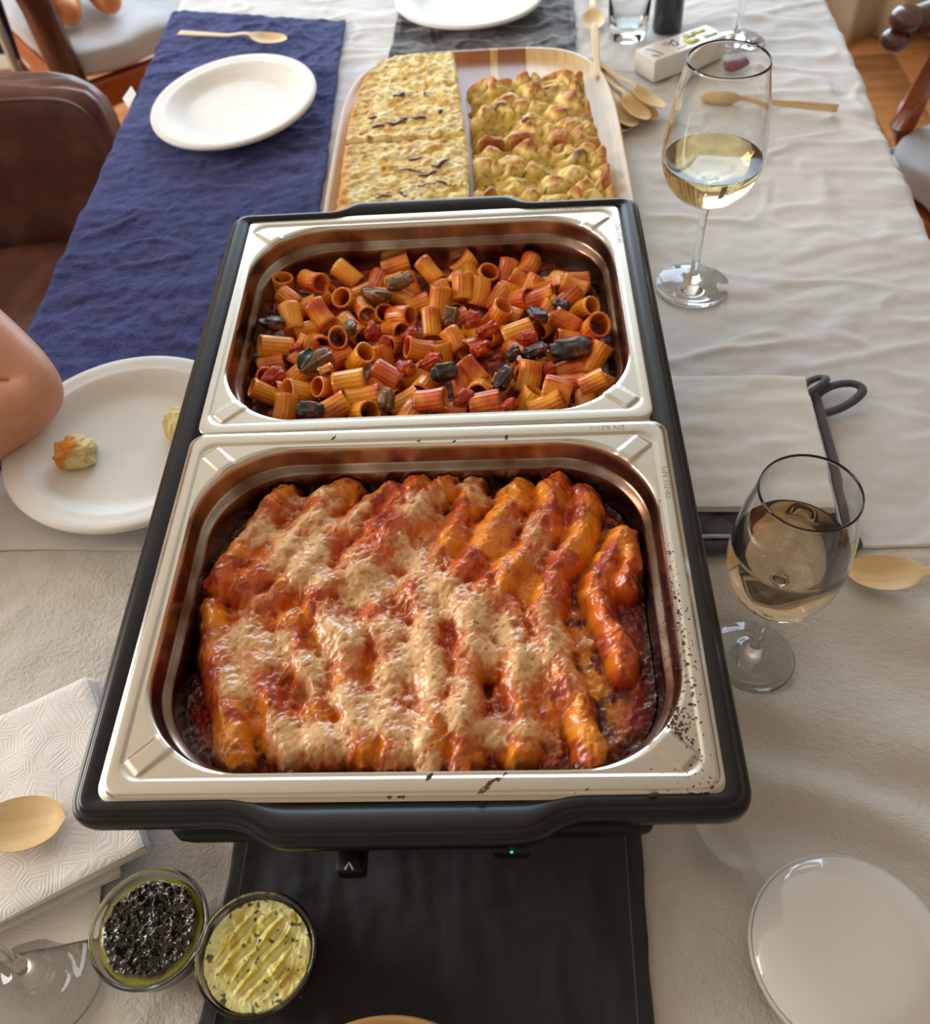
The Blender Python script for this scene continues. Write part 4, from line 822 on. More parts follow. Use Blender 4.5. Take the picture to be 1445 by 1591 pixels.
# ---------------------------------------------------------------- plates
M_plate = mat('pressed_fibre_white', (226, 224, 218), (232, 230, 225), 30, .62, [(700, .12, .0004)], coat=.08)
def plate(loc, rot, label, R=.105, sy=1.0):
    p = [(0, .0030), (.060, .0030), (.066, .0036), (.072, .0062), (.082, .0125), (.0865, .0148), (.0885, .0152), (.0905, .0150), (.096, .0163), (.1015, .0166), (.1040, .0158), (.105, .0142), (.1049, .0120), (.1040, .0118), (.1036, .0138), (.100, .0148), (.090, .0132), (.086, .0130), (.076, .0065), (.068, .0018), (.060, .0006), (0, .0006)]
    k = R/.105; o = lathe('fibre_plate', [(r*k, z) for r, z in p], M_plate, None, 96, loc, rot, sy=sy); return tag(o, label, 'plate')
plate((-.262, .668, TZ+.0105), (math.radians(1.5), math.radians(-3.0), 0), 'empty white fibre plate on the blue towel', .1025, 1.06)
plate((-.262, .0975, TZ+.0075), (math.radians(-.5), math.radians(1), 0), 'white fibre plate with bread bits on the near end of the blue towel', .1035)
plate((.024, .944, TZ+.004), (0, 0, 0), 'white fibre plate on the grey runner at the far end', .104)
# bread bits on the plate
def breadbit(name, a, b, c, seed, loc, rz, label):
    bm = bmesh.new(); bmesh.ops.create_icosphere(bm, subdivisions=5, radius=1); P = np.array([v.co[:] for v in bm.verts])
    n_ = fbm(P[:, 0]*1.2+seed, P[:, 1]*1.2+P[:, 2], 3, 3); n2_ = fbm(P[:, 0]*5+seed, P[:, 1]*5+P[:, 2]*4, 3, 6)
    Pp = np.sign(P)*np.abs(P)**.75*(1+.22*n_+.05*n2_)[:, None]*[a, b, c]
    for v, p in zip(bm.verts, Pp): v.co = p
    crust = ss(.1, .45, -P[:, 0]*.7+P[:, 2]*.35+.25*n_); C = mix(np.broadcast_to(linnp((226, 206, 140)), P.shape), np.broadcast_to(linnp((208, 128, 36)), P.shape), crust); C = mix(C, linnp((180, 150, 80)), .5*ss(.2, .6, n2_)*(1-crust))
    me = bpy.data.meshes.new(name); bm.to_mesh(me); bm.free(); me.materials.append(M_bread); me.polygons.foreach_set('use_smooth', [True]*len(me.polygons)); set_attrs(me, {'col': C, 'wet': crust*.4})
    return tag(place(name, me, None, loc, (0, 0, rz)), label, 'bread')
breadbit('bread_piece', .0165, .0150, .0125, 1.3, (-.3035, .0835, TZ+.0205), .2, 'small torn focaccia bit alone on the white plate')
breadbit('bread_piece', .024, .022, .010, 5.3, (-.2095, .116, TZ+.0195), 3.5, 'yellow focaccia bit half hidden behind the food warmer')
# ---------------------------------------------------------------- wooden cutlery
T0 = mat('birch_wood', (226, 194, 140), (212, 176, 120), 1, .55, [(500, .08, .0003)], stretch=(12, 160, 60), detail=5); M_birch = T0
def spoon(name, loc, rot, label, cat='spoon', L=.157, bw=.0155, knife=False, group=None):
    n = 46; m_ = 12; V = []; F = []
    for side in (1, -1):
        for i in range(n+1):
            s_ = i/n*L
            if knife:
                wd = .0042+.0012*ss(.06, .085, np.array(s_)); wd = wd*math.sqrt(max(.02, 1-max(0, (s_-(L-.02))/.0202)**2)) if s_ > L-.02 else wd; z0 = .0
                wd = float(wd); dep = 0
            else:
                t = s_/.050
                if t < 1: wd = bw*math.sqrt(max(0.004, 1-(2*t*.93-1)**2)) if t < .93 else bw*.5
                if t >= .5:
                    full = bw*math.sqrt(max(0, 1-min(1, (t*.93*2-1))**2)) if t < 1.075 else 0
                    neck = .0042+.0022*float(ss(.075, .15, np.array(s_))); wd = max(full, neck)
                dep = .0048*max(0, 1-(s_/.050*2-1)**2) if s_ < .05 else 0
                z0 = .004*math.exp(-((s_-.060)/.018)**2)+.0015
            for j in range(m_+1):
                v = j/m_*2-1; y = wd*v; cup = dep*(1-v*v)
                z = z0-cup+side*.0009*(1-.6*abs(v)**6)+(.0038 if s_ < .05 and not knife else 0)*0+dep*.75*0
                if i == 0 or i == n: z = z0-cup
                V.append((s_-L/2, y, z+.005))
    o_ = (n+1)*(m_+1)
    for i in range(n):
        for j in range(m_):
            a, b, c, d = i*(m_+1)+j, (i+1)*(m_+1)+j, (i+1)*(m_+1)+j+1, i*(m_+1)+j+1
            F.append((a, b, c, d)); F.append((o_+a, o_+d, o_+c, o_+b))
        a, b = i*(m_+1), (i+1)*(m_+1); F.append((a, o_+a, o_+b, b)); a += m_; b += m_; F.append((a, b, o_+b, o_+a))
    o = mesh(name, V, F, M_birch, None, True, loc, rot); autosmooth(o, 50); return tag(o, label, cat, group)
def yaw(a, b): return math.atan2(b[1]-a[1], b[0]-a[0])
def put_spoon(bowl, tail, z, label, tilt=0, roll=0, name='wooden_spoon', **kw):
    """bowl tip and handle end on the table"""
    L = math.hypot(bowl[0]-tail[0], bowl[1]-tail[1]); c = ((bowl[0]+tail[0])/2, (bowl[1]+tail[1])/2, z)
    a = yaw(bowl, tail); return spoon(name, c, (roll, tilt, a), label, L=L, **kw)
put_spoon((-.2225, .853), (-.379, .892), TZ+.0055, 'wooden spoon on the blue towel above the empty plate')
put_spoon((.3000, -.052), (.455, -.066), TZ+.002, 'wooden spoon right of the rear of the small wine glass')
put_spoon((-.2200, -.2365), (-.375, -.256), TZ+.0245, 'wooden spoon lying on the stack of embossed paper napkins', bw=.0175)
put_spoon((.295, .646), (.450, .600), TZ+.0045, 'wooden spoon on the white cloth behind the tall wine glass', roll=-1.15, bw=.0125)
put_spoon((.1885, .838), (.198, .99), TZ+.003, 'wooden spoon standing away from the pile, left of the tumbler')
pile = [((.2000, .5760), (.1830, .730), .001, 'leftmost wooden spoon of the fanned pile by the board', .25), ((.2105, .5800), (.1800, .732), .0045, 'second wooden spoon from the left in the fanned pile', .35),
        ((.2270, .5880), (.178, .735), .0075, 'third wooden spoon from the left in the fanned pile', .45), ((.2480, .6050), (.176, .740), .0110, 'rightmost wooden spoon in the fanned pile', .55), ((.2380, .5960), (.184, .738), .0025, 'lowest wooden spoon, under the right of the fanned pile', .3)]
for b, t_, dz, lb_, rl in pile: put_spoon(b, t_, TZ+dz+.001, lb_, roll=rl*.5, group='pile of wooden spoons')
spoon('wooden_knife', (.1835, .7450, TZ+.0200), (0, math.radians(-3), PI/2-.04), 'wooden knife resting on the handles of the spoon pile', 'knife', L=.13, knife=True)
# translucent plastic spoon beside the white tub
M_clear = mat('clear_plastic', (226, 220, 212), rough=.35, trans=.45, ior=1.35)
o = spoon('plastic_spoon', (.1865, -.2580, TZ+.0015), (0, 0, yaw((.170, -.225), (.1985, -.283))), 'translucent plastic spoon half under the white tub', L=.085, bw=.012); o.data.materials.clear(); o.data.materials.append(M_clear)
# ---------------------------------------------------------------- glass
def glassmat(name, col=(1, 1, 1), ior=1.47, rough=0.0):
    T = NT(name); T.b.inputs['Base Color'].default_value = (*col, 1); setp(T.b, rough=rough, trans=1.0, ior=ior); return T.m
M_glass = glassmat('clear_glass', (.97, .98, .975)); M_wineA = glassmat('pale_gold_wine', (.95, .80, .42), 1.34); M_wineB = glassmat('rose_wine', (.96, .74, .50), 1.34)
def wineglass(loc, prof_out, th, level, mw, label, wine_label, rot=(0, 0, 0)):
    """prof_out: smooth outer profile from bowl bottom to rim"""
    e = empty('wine_glass', loc, 0, label, 'wine glass'); e.rotation_euler = rot
    base, stem, bowl = prof_out
    inner = [(max(0, r-th), z+(.002 if i == 0 else .0)) for i, (r, z) in enumerate(bowl)]; inner[0] = (0, bowl[0][1]+.0035)
    inner = smooth_prof(inner, 5); bo = smooth_prof(bowl, 5)
    out = base+stem+bo; top = (bo[-1][0]-th*.5, bo[-1][1]+.0006)
    inner = [(max(r, 0), z) for r, z in inner]
    prof = [(0, .0008)]+out+[top]+inner[::-1]
    lathe('glass_body', prof, M_glass, e, 80)
    if level:
        # wine fills the bowl up to level
        wp = [(max(0, r+.0001), z-.0001) for r, z in inner if z < level]
        r_l = wp[-1][0]; r2 = [r for r, z in inner if z >= level][0]
        wp.append(((r_l+r2)/2, level)); wp = wp+[(wp[-1][0]-.0012, level-.0004), (0, level-.0004)]
        o = lathe('wine', wp, mw, e, 80); o['label'] = wine_label
    return e
def basep(R, zs): return [(R*.96, .0003), (R, .0010), (R*.97, .0018), (R*.6, .0026), (R*.32, .0046), (.0060, .0095), (.0040, .018)]
g1 = ([*basep(.0352, 0)], [(.0036, .035), (.0034, .055), (.0036, .075), (.0052, .087)], [(.0062, .090), (.020, .0950), (.0345, .1075), (.0425, .126), (.0438, .142), (.0420, .162), (.0385, .185), (.0350, .203), (.0330, .2155)])
wineglass((.2415, .2995, TZ-.0005), g1, .0011, .1325, M_wineA, 'tall wine glass with pale gold white wine, right of the rear pan', 'pale gold white wine')
g2 = ([*basep(.0290, 0)], [(.0034, .030), (.0032, .045), (.0034, .060), (.0048, .068)], [(.0056, .0705), (.017, .0750), (.0275, .0860), (.0335, .1020), (.0352, .1180), (.0345, .134), (.0322, .153), (.0298, .166), (.0282, .1755)])
wineglass((.2225, -.1165, TZ-.0008), g2, .0010, .129, M_wineB, 'small wine glass with rose wine, right of the front pan', 'pinkish gold wine')
wineglass((.370, .800, TZ), g1, .0011, 0, None, 'empty wine glass at the far right behind the white carton', None)
wineglass((-.2290, -.3175, TZ-.0005), ([(r*1.22 if r > .02 else r, z) for r, z in g1[0]], [(.0036, .035), (.0034, .075), (.0036, .110), (.0050, .120)], [(r*.92, z+.034) for r, z in g1[2]]), .0011, 0, None, 'empty wine glass at the near left corner, only its foot in view', None, rot=(0, 0, 0))
# tumbler
lathe('tumbler', [(0, .0006), (.0225, .0006), (.0245, .002), (.0255, .012), (.0280, .06), (.0300, .098), (.0293, .0985), (.0286, .098), (.0266, .06), (.0240, .016), (.0200, .0125), (0, .0120)], M_glass, None, 64, (.2330, .8320, TZ))
tag(bpy.data.objects['tumbler'], 'clear water tumbler left of the dark pepper mill', 'tumbler')
M_mill = mat('black_mill_body', (16, 17, 22), (24, 25, 32), 10, .3, coat=.4)
pm = empty('pepper_mill', (.2870, .8480, TZ), label='dark pepper mill standing behind the white carton', cat='pepper mill')
lathe('mill_body', [(0, .0005), (.0190, .0005), (.0195, .002), (.0185, .05), (.0185, .052), (0, .052)], M_mill, pm, 40)
lathe('mill_cap', [(0, .0522), (.0180, .0522), (.0175, .056), (.0188, .075), (.0180, .118), (.012, .122), (0, .122)], mat('dark_slate_cap', (26, 32, 48), rough=.35), pm, 40)
# carton
cb = empty('carton', (.2890, .7460, TZ+.0008), math.radians(31), 'small white carton with dark scribbled print and yellow patches', 'carton')
M_card = mat('white_card', (226, 222, 214), (220, 214, 204), 20, .4, coat=.3)
box('carton_body', .112, .040, .027, M_card, cb, bev=.0022)
M_ink = mat('dark_blue_ink', (30, 32, 60), rough=.5); M_yel = mat('yellow_print', (214, 206, 96), rough=.4); M_green = mat('pale_green_print', (176, 196, 130), rough=.4)
zt = .0273
def scr(pts, r=.0007): tube('printed_mark', [(x, y, zt) for x, y in pts], r, M_ink, cb, n=6, flat=.3)
scr([(-.046, .012), (-.040, .002), (-.038, -.012)]); scr([(-.050, -.006), (-.044, -.013)], .001)
scr([(-.024, .010), (-.016, .003), (-.010, .008), (-.004, .012)]); scr([(-.018, .014), (-.012, .006), (-.014, -.002), (-.006, -.004)]); scr([(-.008, .013), (-.004, .004), (-.008, -.003)]); scr([(-.014, -.010), (-.013, -.014)]); scr([(-.009, -.009), (-.008, -.014)]); scr([(-.004, -.008), (-.003, -.013)])
for x, y, a, b_, mm in ((.012, -.004, .010, .008, M_yel), (.018, .008, .008, .006, M_green), (.034, .010, .010, .005, M_yel), (.040, -.006, .010, .004, M_green)):
    loft('printed_patch', [[(x+u, y+v, zt-.0001+dz) for u, v in rrect(a, b_, min(a, b_)*.8, 4, 3, 3)] for dz in (0, .0002)], mm, cb)
# purple thing beside it, seen through the tall glass
tag(lumpmesh('dried_fruit', .0165, .0085, .006, 88, mat('purple_fruit', (116, 62, 86), (140, 84, 104), 120, .5), loc=(.357, .7250, TZ+.0075), amp=.12), 'small purple-pink piece behind the rim of the tall wine glass', 'fruit')
# ---------------------------------------------------------------- paper napkins
def papermat(name, c1, emb=1.0):
    T = NT(name); setp(T.b, rough=.9); T.b.inputs['Base Color'].default_value = (*lin(c1), 1)
    tc = T.n('ShaderNodeTexCoord'); vo = T.n('ShaderNodeTexVoronoi', i_Scale=520.0); vo.feature = 'F1'; T.l(tc.outputs['Object'], vo.inputs[0])
    wv = T.n('ShaderNodeTexVoronoi', i_Scale=52.0); wv.feature = 'DISTANCE_TO_EDGE'; T.l(tc.outputs['Object'], wv.inputs[0])
    nz = T.n('ShaderNodeTexNoise', i_Scale=30.0); T.l(tc.outputs['Object'], nz.inputs[0])
    si = T.n('ShaderNodeMath', operation='SINE'); mm = T.n('ShaderNodeMath', operation='MULTIPLY'); mm.inputs[1].default_value = 60; T.l(wv.outputs[0], mm.inputs[0]); T.l(mm.outputs[0], si.inputs[0])
    m2 = T.n('ShaderNodeMath', operation='MULTIPLY'); T.l(si.outputs[0], m2.inputs[0]); T.l(vo.outputs[0], m2.inputs[1])
    b1 = T.n('ShaderNodeBump', i_Strength=.26*emb, i_Distance=.0006); T.l(m2.outputs[0], b1.inputs['Height']); b2 = T.n('ShaderNodeBump', i_Strength=.3, i_Distance=.002); T.l(nz.outputs[0], b2.inputs['Height']); T.l(b1.outputs[0], b2.inputs['Normal']); T.l(b2.outputs[0], T.b.inputs['Normal'])
    return T.m
M_nap = papermat('embossed_paper', (236, 233, 229)); M_nap2 = papermat('plain_paper', (228, 228, 224), .35)
def napkin(x, y, z, a, sx, sy, th, seed, label, group, wav=.0008, amp2=0, m=None):
    """folded napkin: four soft plies with a rounded fold; centre x,y"""
    n = 44; s = np.linspace(-1, 1, n); U, V_ = np.meshgrid(s, s); layers = []
    X = U*sx/2; Y = V_*sy/2; R = .003
    bul = wav*fbm(X*28+seed, Y*28, 3, seed % 11)+amp2*fbm(X*14+seed, Y*34, 3, 5); rnd = 1-ss(.97, 1.0, np.maximum(np.abs(U), np.abs(V_)))
    Zt = th+bul-(1-rnd)*th*.35
    Vv = np.stack([X, Y, Zt], -1).reshape(-1, 3); idx = np.arange(n*n).reshape(n, n); q = np.stack([idx[:-1, :-1], idx[:-1, 1:], idx[1:, 1:], idx[1:, :-1]], -1).reshape(-1, 4)
    o = facemesh('paper_napkin', Vv, q, m or M_nap, None, None, 0.0002, loc=(x, y, z), rot=(0, 0, a))
    # fold grooves at the open sides
    return tag(o, label, 'napkin', group)
a1 = math.atan2(.49, .87)
def corner_c(cx, cy, a, sx, sy, qx, qy): return (cx+qx*sx/2*math.cos(a)-qy*sy/2*math.sin(a), cy+qx*sx/2*math.sin(a)+qy*sy/2*math.cos(a))
tops = ['top embossed paper napkin of the left stack, under the wooden spoon', 'second napkin from the top of the left stack', 'third napkin from the top of the left stack', 'fourth napkin from the top of the left stack']
for i in range(4):
    cx, cy = corner_c(-.1705+.0006*(i % 2), -.2515+.0005*i, a1-.01*i, .137, .137, -1, 1); napkin(cx, cy, TZ+.0222-.0031*i-.0031, a1-.01*i, .137, .137, .0030, 3+i, tops[i], 'left stack of paper napkins')
for i, (px, py, a) in enumerate([(-.1870, -.2630, a1-.045), (-.1885, -.2640, a1-.06)]):
    cx, cy = corner_c(px, py, a, .137, .137, -1, 1); napkin(cx, cy, TZ+.0096-.0031*(i+1)+.0031-.0031*0-.0031, a, .137, .137, .0030, 13+i, ['napkin jutting out below the left stack', 'lower napkin jutting out below the left stack'][i], 'left stack of paper napkins')
a2 = math.radians(11)
cx, cy = corner_c(-.1945, -.2990, a2, .137, .137, -1, 1); napkin(cx, cy, TZ+.0006, a2, .137, .137, .0028, 21, 'bottom napkin of the left stack, turned flatter, behind the glass foot', 'left stack of paper napkins')
lb_ = ['top plain paper napkin on the quilted pot holder', 'second napkin from the top on the pot holder', 'bottom napkin lying directly on the pot holder']
for i in range(3): napkin(.2420+.0005*i, .0768-.0004*i, TZ+.0165-.0022*i, -.055+.003*i, .132, .146, .0021, 31+i, lb_[i], 'napkins on the pot holder', .0006, .0016 if i == 0 else .0, M_nap2)
# ---------------------------------------------------------------- pot holder under the napkins
M_quilt = mat('charcoal_quilted_cotton', (70, 68, 72), (88, 86, 90), 8, .8, [(700, .4, .0005)], sheen=.4)
ph = empty('pot_holder', (.235, .056, TZ+.0007), -.035, 'grey quilted pot holder with hanging loop under the napkins', 'pot holder')
n = 110; s = np.linspace(-1, 1, n); U, V_ = np.meshgrid(s, s); X = U*.080; Y = V_*.080; k_ = np.abs(np.sin((X+Y)*95))*np.abs(np.sin((X-Y)*95))
Z = .0045+.0042*k_**.35*ss(1, .93, np.maximum(np.abs(U), np.abs(V_)))+.001
gridmesh('quilted_pad', X, Y, Z, M_quilt, ph, skirt=.0005)
M_bind = mat('grey_binding', (56, 55, 60), (72, 70, 76), 30, .7, [(600, .4, .0005)], sheen=.3); M_pipe = mat('pale_piping', (186, 190, 206), rough=.7)
for a, b_ in (((-.082, -.082), (.082, -.082)), ((.082, -.082), (.082, .082)), ((.082, .082), (-.082, .082)), ((-.082, .082), (-.082, -.082))):
    tube('binding', [(a[0]+(b_[0]-a[0])*t/20, a[1]+(b_[1]-a[1])*t/20, .0055) for t in range(21)], .0050, M_bind, ph, n=12, flat=.95)
    tube('piping', [(a[0]*.915+(b_[0]-a[0])*.915*t/20, a[1]*.915+(b_[1]-a[1])*.915*t/20, .0100+.0003*math.sin(t*2)) for t in range(21)], .0016, M_pipe, ph, n=8)
lp = bezier((.078, .070, .007), (.092, .100, .010), (.134, .090, .014), (.116, .074, .010), 16)+bezier((.116, .074, .010), (.105, .064, .007), (.092, .060, .006), (.080, .056, .007), 10)[1:]
tube('hanging_loop', lp, .0040, M_bind, ph, n=12, flat=.6)
lp = bezier((.070, .074, .010), (.086, .082, .016), (.100, .094, .016), (.088, .099, .009), 14)+bezier((.088, .099, .009), (.080, .098, .007), (.074, .092, .007), (.070, .084, .008), 8)[1:]
tube('hanging_loop', lp, .0034, M_bind, ph, n=12, flat=.6)
# ---------------------------------------------------------------- bowls of spread
def bowl(loc, R, label):
    e = empty('glass_bowl', loc, 0, label, 'bowl')
    prof = smooth_prof([(.0001, .0010), (.018, .0010), (.0235, .0030), (.029, .016), (R-.0012, .034), (R, .0375), (R-.0010, .0388), (R-.0026, .0372), (R-.0036, .030), (.0255, .016), (.0195, .0052), (.0001, .0045)], 5)
    prof = [(max(0, r), z) for r, z in prof]
    lathe('bowl_wall', prof, M_glass, e, 72); return e
def spread(name, loc, R, z0, style, label, seed):
    st_ = .0005; g = np.arange(-R-.001, R+.001, st_); X, Y = np.meshgrid(g, g); r = np.hypot(X, Y); an = np.arctan2(Y, X)
    if style == 0:
        blobr = R*(.93+.05*pn(an*2, an*0, seed)); inb = ss(blobr, blobr-.002, r)
        n1 = fbm(X*150, Y*150, 4, seed); n2 = 1-np.abs(fbm(X*260, Y*260, 3, seed+2)); Z = z0+inb*(.0028+.0018*n1+.0016*(fbm(X*300, Y*300, 3, seed+2))+.0002*fbm(X*600, Y*600, 2, 9)+.0022*fbm((X+Y)*70, (X-Y)*30, 2, seed+8))
        C = mix(np.broadcast_to(linnp((150, 148, 22)), X.shape+(3,)), np.broadcast_to(linnp((30, 26, 14)), X.shape+(3,)), inb); C = mix(C, linnp((58, 46, 22)), .7*inb*ss(.1, .6, fbm(X*300, Y*300, 3, 33)))
        wet = .9+0*X; mt = M_tap
    else:
        ux = (X*.80+Y*-.60); uy = (X*.60+Y*.80)*1.0   # strokes run up to the right
        ph_ = ux*820+1.6*pn(X*60, Y*60, seed); wv = np.sin(ph_); inn = ss(R*.86, R*.62, r)
        Z = z0-.0017*np.abs(wv)**3*np.sign(wv)*inn*ss(-.5, .3, pn(X*90, Y*90, seed+4)+.2)+.0009*fbm(X*110, Y*110, 3, seed+1)+.0012*np.exp(-((r-R*.82)/.004)**2)*pn(an*1.5, r*60, seed+7)+.0003*fbm(X*400, Y*400, 2, 8)
        C = mix(np.broadcast_to(linnp((220, 208, 92)), X.shape+(3,)), np.broadcast_to(linnp((246, 240, 166)), X.shape+(3,)), ss(-.7, .2, wv*inn+fbm(X*140, Y*140, 2, 3)*.5+.35*(1-inn)))
        C = mix(C, linnp((206, 178, 40)), .7*ss(.3, .7, fbm(X*60, Y*60, 2, seed+12)))
        hb_ = ss(.40, .50, pn(X*330, Y*330, seed+3)*(.7+.6*pn(X*60, Y*60, seed+9))); C = mix(C, linnp((44, 84, 28)), .9*hb_); hb2 = ss(.56, .64, pn(X*180, Y*180, seed+31)); C = mix(C, linnp((36, 74, 24)), .9*hb2)
        wet = .7+.3*pn(X*100, Y*100, 3); mt = M_but
    ok = r < R; mk = ok[:-1, :-1] & ok[1:, 1:] & ok[:-1, 1:] & ok[1:, :-1]
    o = gridmesh(name, X, Y, Z, mt, None, {'col': C.reshape(-1, 3), 'wet': np.clip(wet, 0, 1).reshape(-1)}, skirt=z0-.004, mask=mk, loc=loc)
    k_ = lathe('spread_bulk', [(0, .0062), (.0175, .0062), (.0235, .016), (R-.0012, z0-.003), (0, z0-.003)], mat(name+'_bulk', (88, 84, 22) if style == 0 else (220, 206, 110), rough=.4), o, 48)
    return tag(o, label, 'spread', kind='stuff')
M_tap = vmat('olive_paste', .30, [(1200, .25, .0003)], coat=.5, coatr=.08); M_but = vmat('herb_butter', .36, [(900, .15, .0003)], sss=.12); M_but.node_tree.nodes['Principled BSDF'].inputs['Subsurface Scale'].default_value = .003
la = (-.1510, -.3035, TZ); lb2 = (-.0885, -.3175, TZ)
bowl(la, .0335, 'small glass bowl holding black olive paste'); spread('olive_paste', la, .0292, .0335, 0, 'glossy black olive paste in green oil', 3)
bowl(lb2, .0335, 'small glass bowl holding herb butter, right of the paste bowl'); spread('herb_butter', lb2, .0295, .0345, 1, 'pale yellow herb butter with green flecks and fork strokes', 5)
# wooden bowl edge at the very bottom
M_bowlw = mat('light_bowl_wood', (206, 164, 108), (186, 140, 84), 1, .5, [(400, .1, .0003)], stretch=(20, 200, 60))
o = lathe('wooden_bowl', [(0, .001), (.04, .001), (.060, .014), (.070, .036), (.0720, .0415), (.0705, .0428), (.0680, .040), (.058, .017), (.038, .006), (0, .005)], M_bowlw, None, 80, (-.0115, -.4215, TZ+.0010)); tag(o, 'light wooden bowl, only its far rim at the bottom edge of the picture', 'bowl')
# white tub with glossy lid
M_lid = mat('glossy_white_lid', (224, 224, 222), rough=.10, coat=.6, coatr=.03); M_tub = mat('satin_white_tub', (206, 198, 184), rough=.35)
tb = empty('white_tub', (.2290, -.3205, TZ), label='round white tub with glossy domed lid at the near right', cat='tub')
lathe('tub_wall', [(0, .0008), (.0395, .0008), (.0415, .003), (.0475, .0385), (.0472, .0395), (0, .0395)], M_tub, tb, 96)
o = lathe('lid', smooth_prof([(0, .0520), (.018, .0515), (.032, .0500), (.0405, .0474), (.0460, .0450), (.0490, .0430), (.0503, .0412), (.0500, .0396), (.0478, .0390), (0, .0390)], 6), M_lid, tb, 128); o['label'] = 'glossy white lid'
lathe('lid_ring', [(.0500, .0402), (.0506, .0406), (.0505, .0411), (.0499, .0413)], mat('dark_rim_line', (110, 100, 88), rough=.3, metal=.6), tb, 96, closed=True)
# ---------------------------------------------------------------- chairs
M_leather = mat('brown_leather', (92, 58, 48), (124, 82, 70), 14, .38, [(260, .25, .0010), (30, .3, .003)], coat=.15, c3=(104, 66, 56))
def cushion(name, sx, sy, sz, m, parent, loc, rot=(0, 0, 0), puff=.2, e=5):
    bm = bmesh.new(); bmesh.ops.create_cube(bm, size=2); bmesh.ops.subdivide_edges(bm, edges=bm.edges[:], cuts=14, use_grid_fill=True)
    for v in bm.verts:
        x, y, z = v.co; k = (abs(x)**e+abs(y)**e+abs(z)**e)**(-1/e); x, y, z = x*k, y*k, z*k
        bul = (1-x*x)*(1-y*y); w_ = .004*math.sin(x*9+y*4)+.003*math.sin(y*13-x*5)
        v.co = (x*sx/2, y*sy/2, z*sz/2*(1-puff+puff*2*bul)+w_*(abs(z) > .5))
    me = bpy.data.meshes.new(name); bm.to_mesh(me); bm.free(); me.materials.append(m); me.polygons.foreach_set('use_smooth', [True]*len(me.polygons)); return place(name, me, parent, loc, rot)
ac = empty('leather_armchair', (-.845, .615, -.018), 0, 'brown leather armchair at the left side of the table', 'armchair')
cushion('seat', .66, .66, .16, M_leather, ac, (0.01, -.06, .405), puff=.05, e=9)
cushion('armrest', .60, .075, .44, M_leather, ac, (0.012, .315, .485), (math.radians(-4), 0, 0), puff=.02, e=9)
cushion('armrest', .60, .075, .36, M_leather, ac, (-.09, -.43, .43), puff=.02, e=9)
cushion('backrest', .12, .74, .62, M_leather, ac, (-.34, -.05, .60), (0, math.radians(-8), 0), puff=.02, e=9)
for x in (-.27, .27):
    for y in (-.36, .28): lathe('leg', [(0, 0), (.014, 0), (.02, .2), (.02, .34), (0, .34)], mat('dark_leg_wood', (52, 30, 20), rough=.4), ac, 20, loc=(x, y, 0))
tube('piping', [(-.28, .278, .695), (-.1, .278, .698)]+bezier((.20, .278, .699), (.285, .278, .699), (.300, .278, .69), (.303, .277, .62), 14)+[(.304, .276, .5)], .003, M_leather, ac, n=8)
M_redwood = mat('orange_varnished_wood', (150, 70, 22), (176, 90, 32), 3, .3, [(60, .1, .001)], stretch=(2, 12, 2), coat=.3); M_darkwood = mat('dark_varnished_wood', (58, 26, 14), (84, 38, 20), 4, .3, stretch=(3, 12, 3), coat=.3)
M_cush = mat('grey_white_cushion_cloth', (206, 208, 214), (186, 184, 186), 5, .9, [(500, .3, .0008), (30, .3, .006)], sheen=.2)
def wood_chair(loc, rz, label, cushion_lift=0):
    e = empty('wooden_chair', loc, rz, label, 'chair')     # local +x is the way the chair faces
    cushion('seat_cushion', .47, .50, .075, M_cush, e, (.0, 0, .475), puff=.15, e=7)
    tube('cushion_piping', [(.215, -.235, .478), (-.21, -.235, .478)], .005, M_cush, e, n=8); tube('cushion_piping', [(.225, -.225, .478), (.225, .225, .478)], .005, M_cush, e, n=8)
    for y in (-.235, .235): box('seat_rail', .46, .030, .055, M_redwood, e, (0, y, .385), bev=.004)
    for x in (-.22, .22): box('seat_rail', .030, .46, .055, M_redwood, e, (x, 0, .385), bev=.004)
    for x, y in ((.225, -.235), (.225, .235), (-.225, -.235), (-.225, .235)):
        tube('leg', [(x, y, .44), (x, y, .30), (x+.01*np.sign(x), y, .12), (x+.03*np.sign(x), y, .0)], [.024, .022, .018, .014], M_redwood, e, n=14)
    for y in (-.235, .235): tube('back_post', [(-.225, y, .42), (-.235, y, .60), (-.27, y, .80), (-.33, y, 1.0)], [.032, .031, .028, .022], M_darkwood, e, n=14)
    for z, x in ((.66, -.243), (.80, -.27), (.96, -.318)): tube('back_slat', [(x, -.22, z), (x-.02, 0, z+.01), (x, .22, z)], .016, M_darkwood, e, n=12, flat=1.6)
    return e
def arms(e, z=.665):
    for y in (-.262, .262):
        tube('arm_post', [(.17, y, .42), (.18, y, .50), (.155, y, .60), (.165, y, z-.01)], [.022, .020, .017, .020], M_redwood, e, n=14)
        ar = tube('armrest', [(-.26, y, z+.03), (-.1, y, z+.012), (.05, y, z+.005), (.17, y, z+.008), (.225, y, z+.004)], [.018, .022, .025, .030, .026], M_darkwood, e, n=16, flat=.75)
        for dx, dz, r in ((.236, .012, .030), (.246, -.016, .026)):
            o = lathe('scroll_knob', [(0, -r*.62), (r*.6, -r*.52), (r, 0), (r*.6, r*.52), (0, r*.62)], M_scroll, ar, 24, loc=(dx, y, z+dz)); s_ = o.modifiers.new('s', 'SUBSURF'); s_.levels = 2; s_.render_levels = 2
M_scroll = mat('dark_polished_wood', (74, 40, 34), (110, 72, 64), 30, .22, coat=.5)
wc = wood_chair((-.762, 1.761, 0), math.radians(37), 'varnished wooden chair with white cushion beyond the leather armchair')
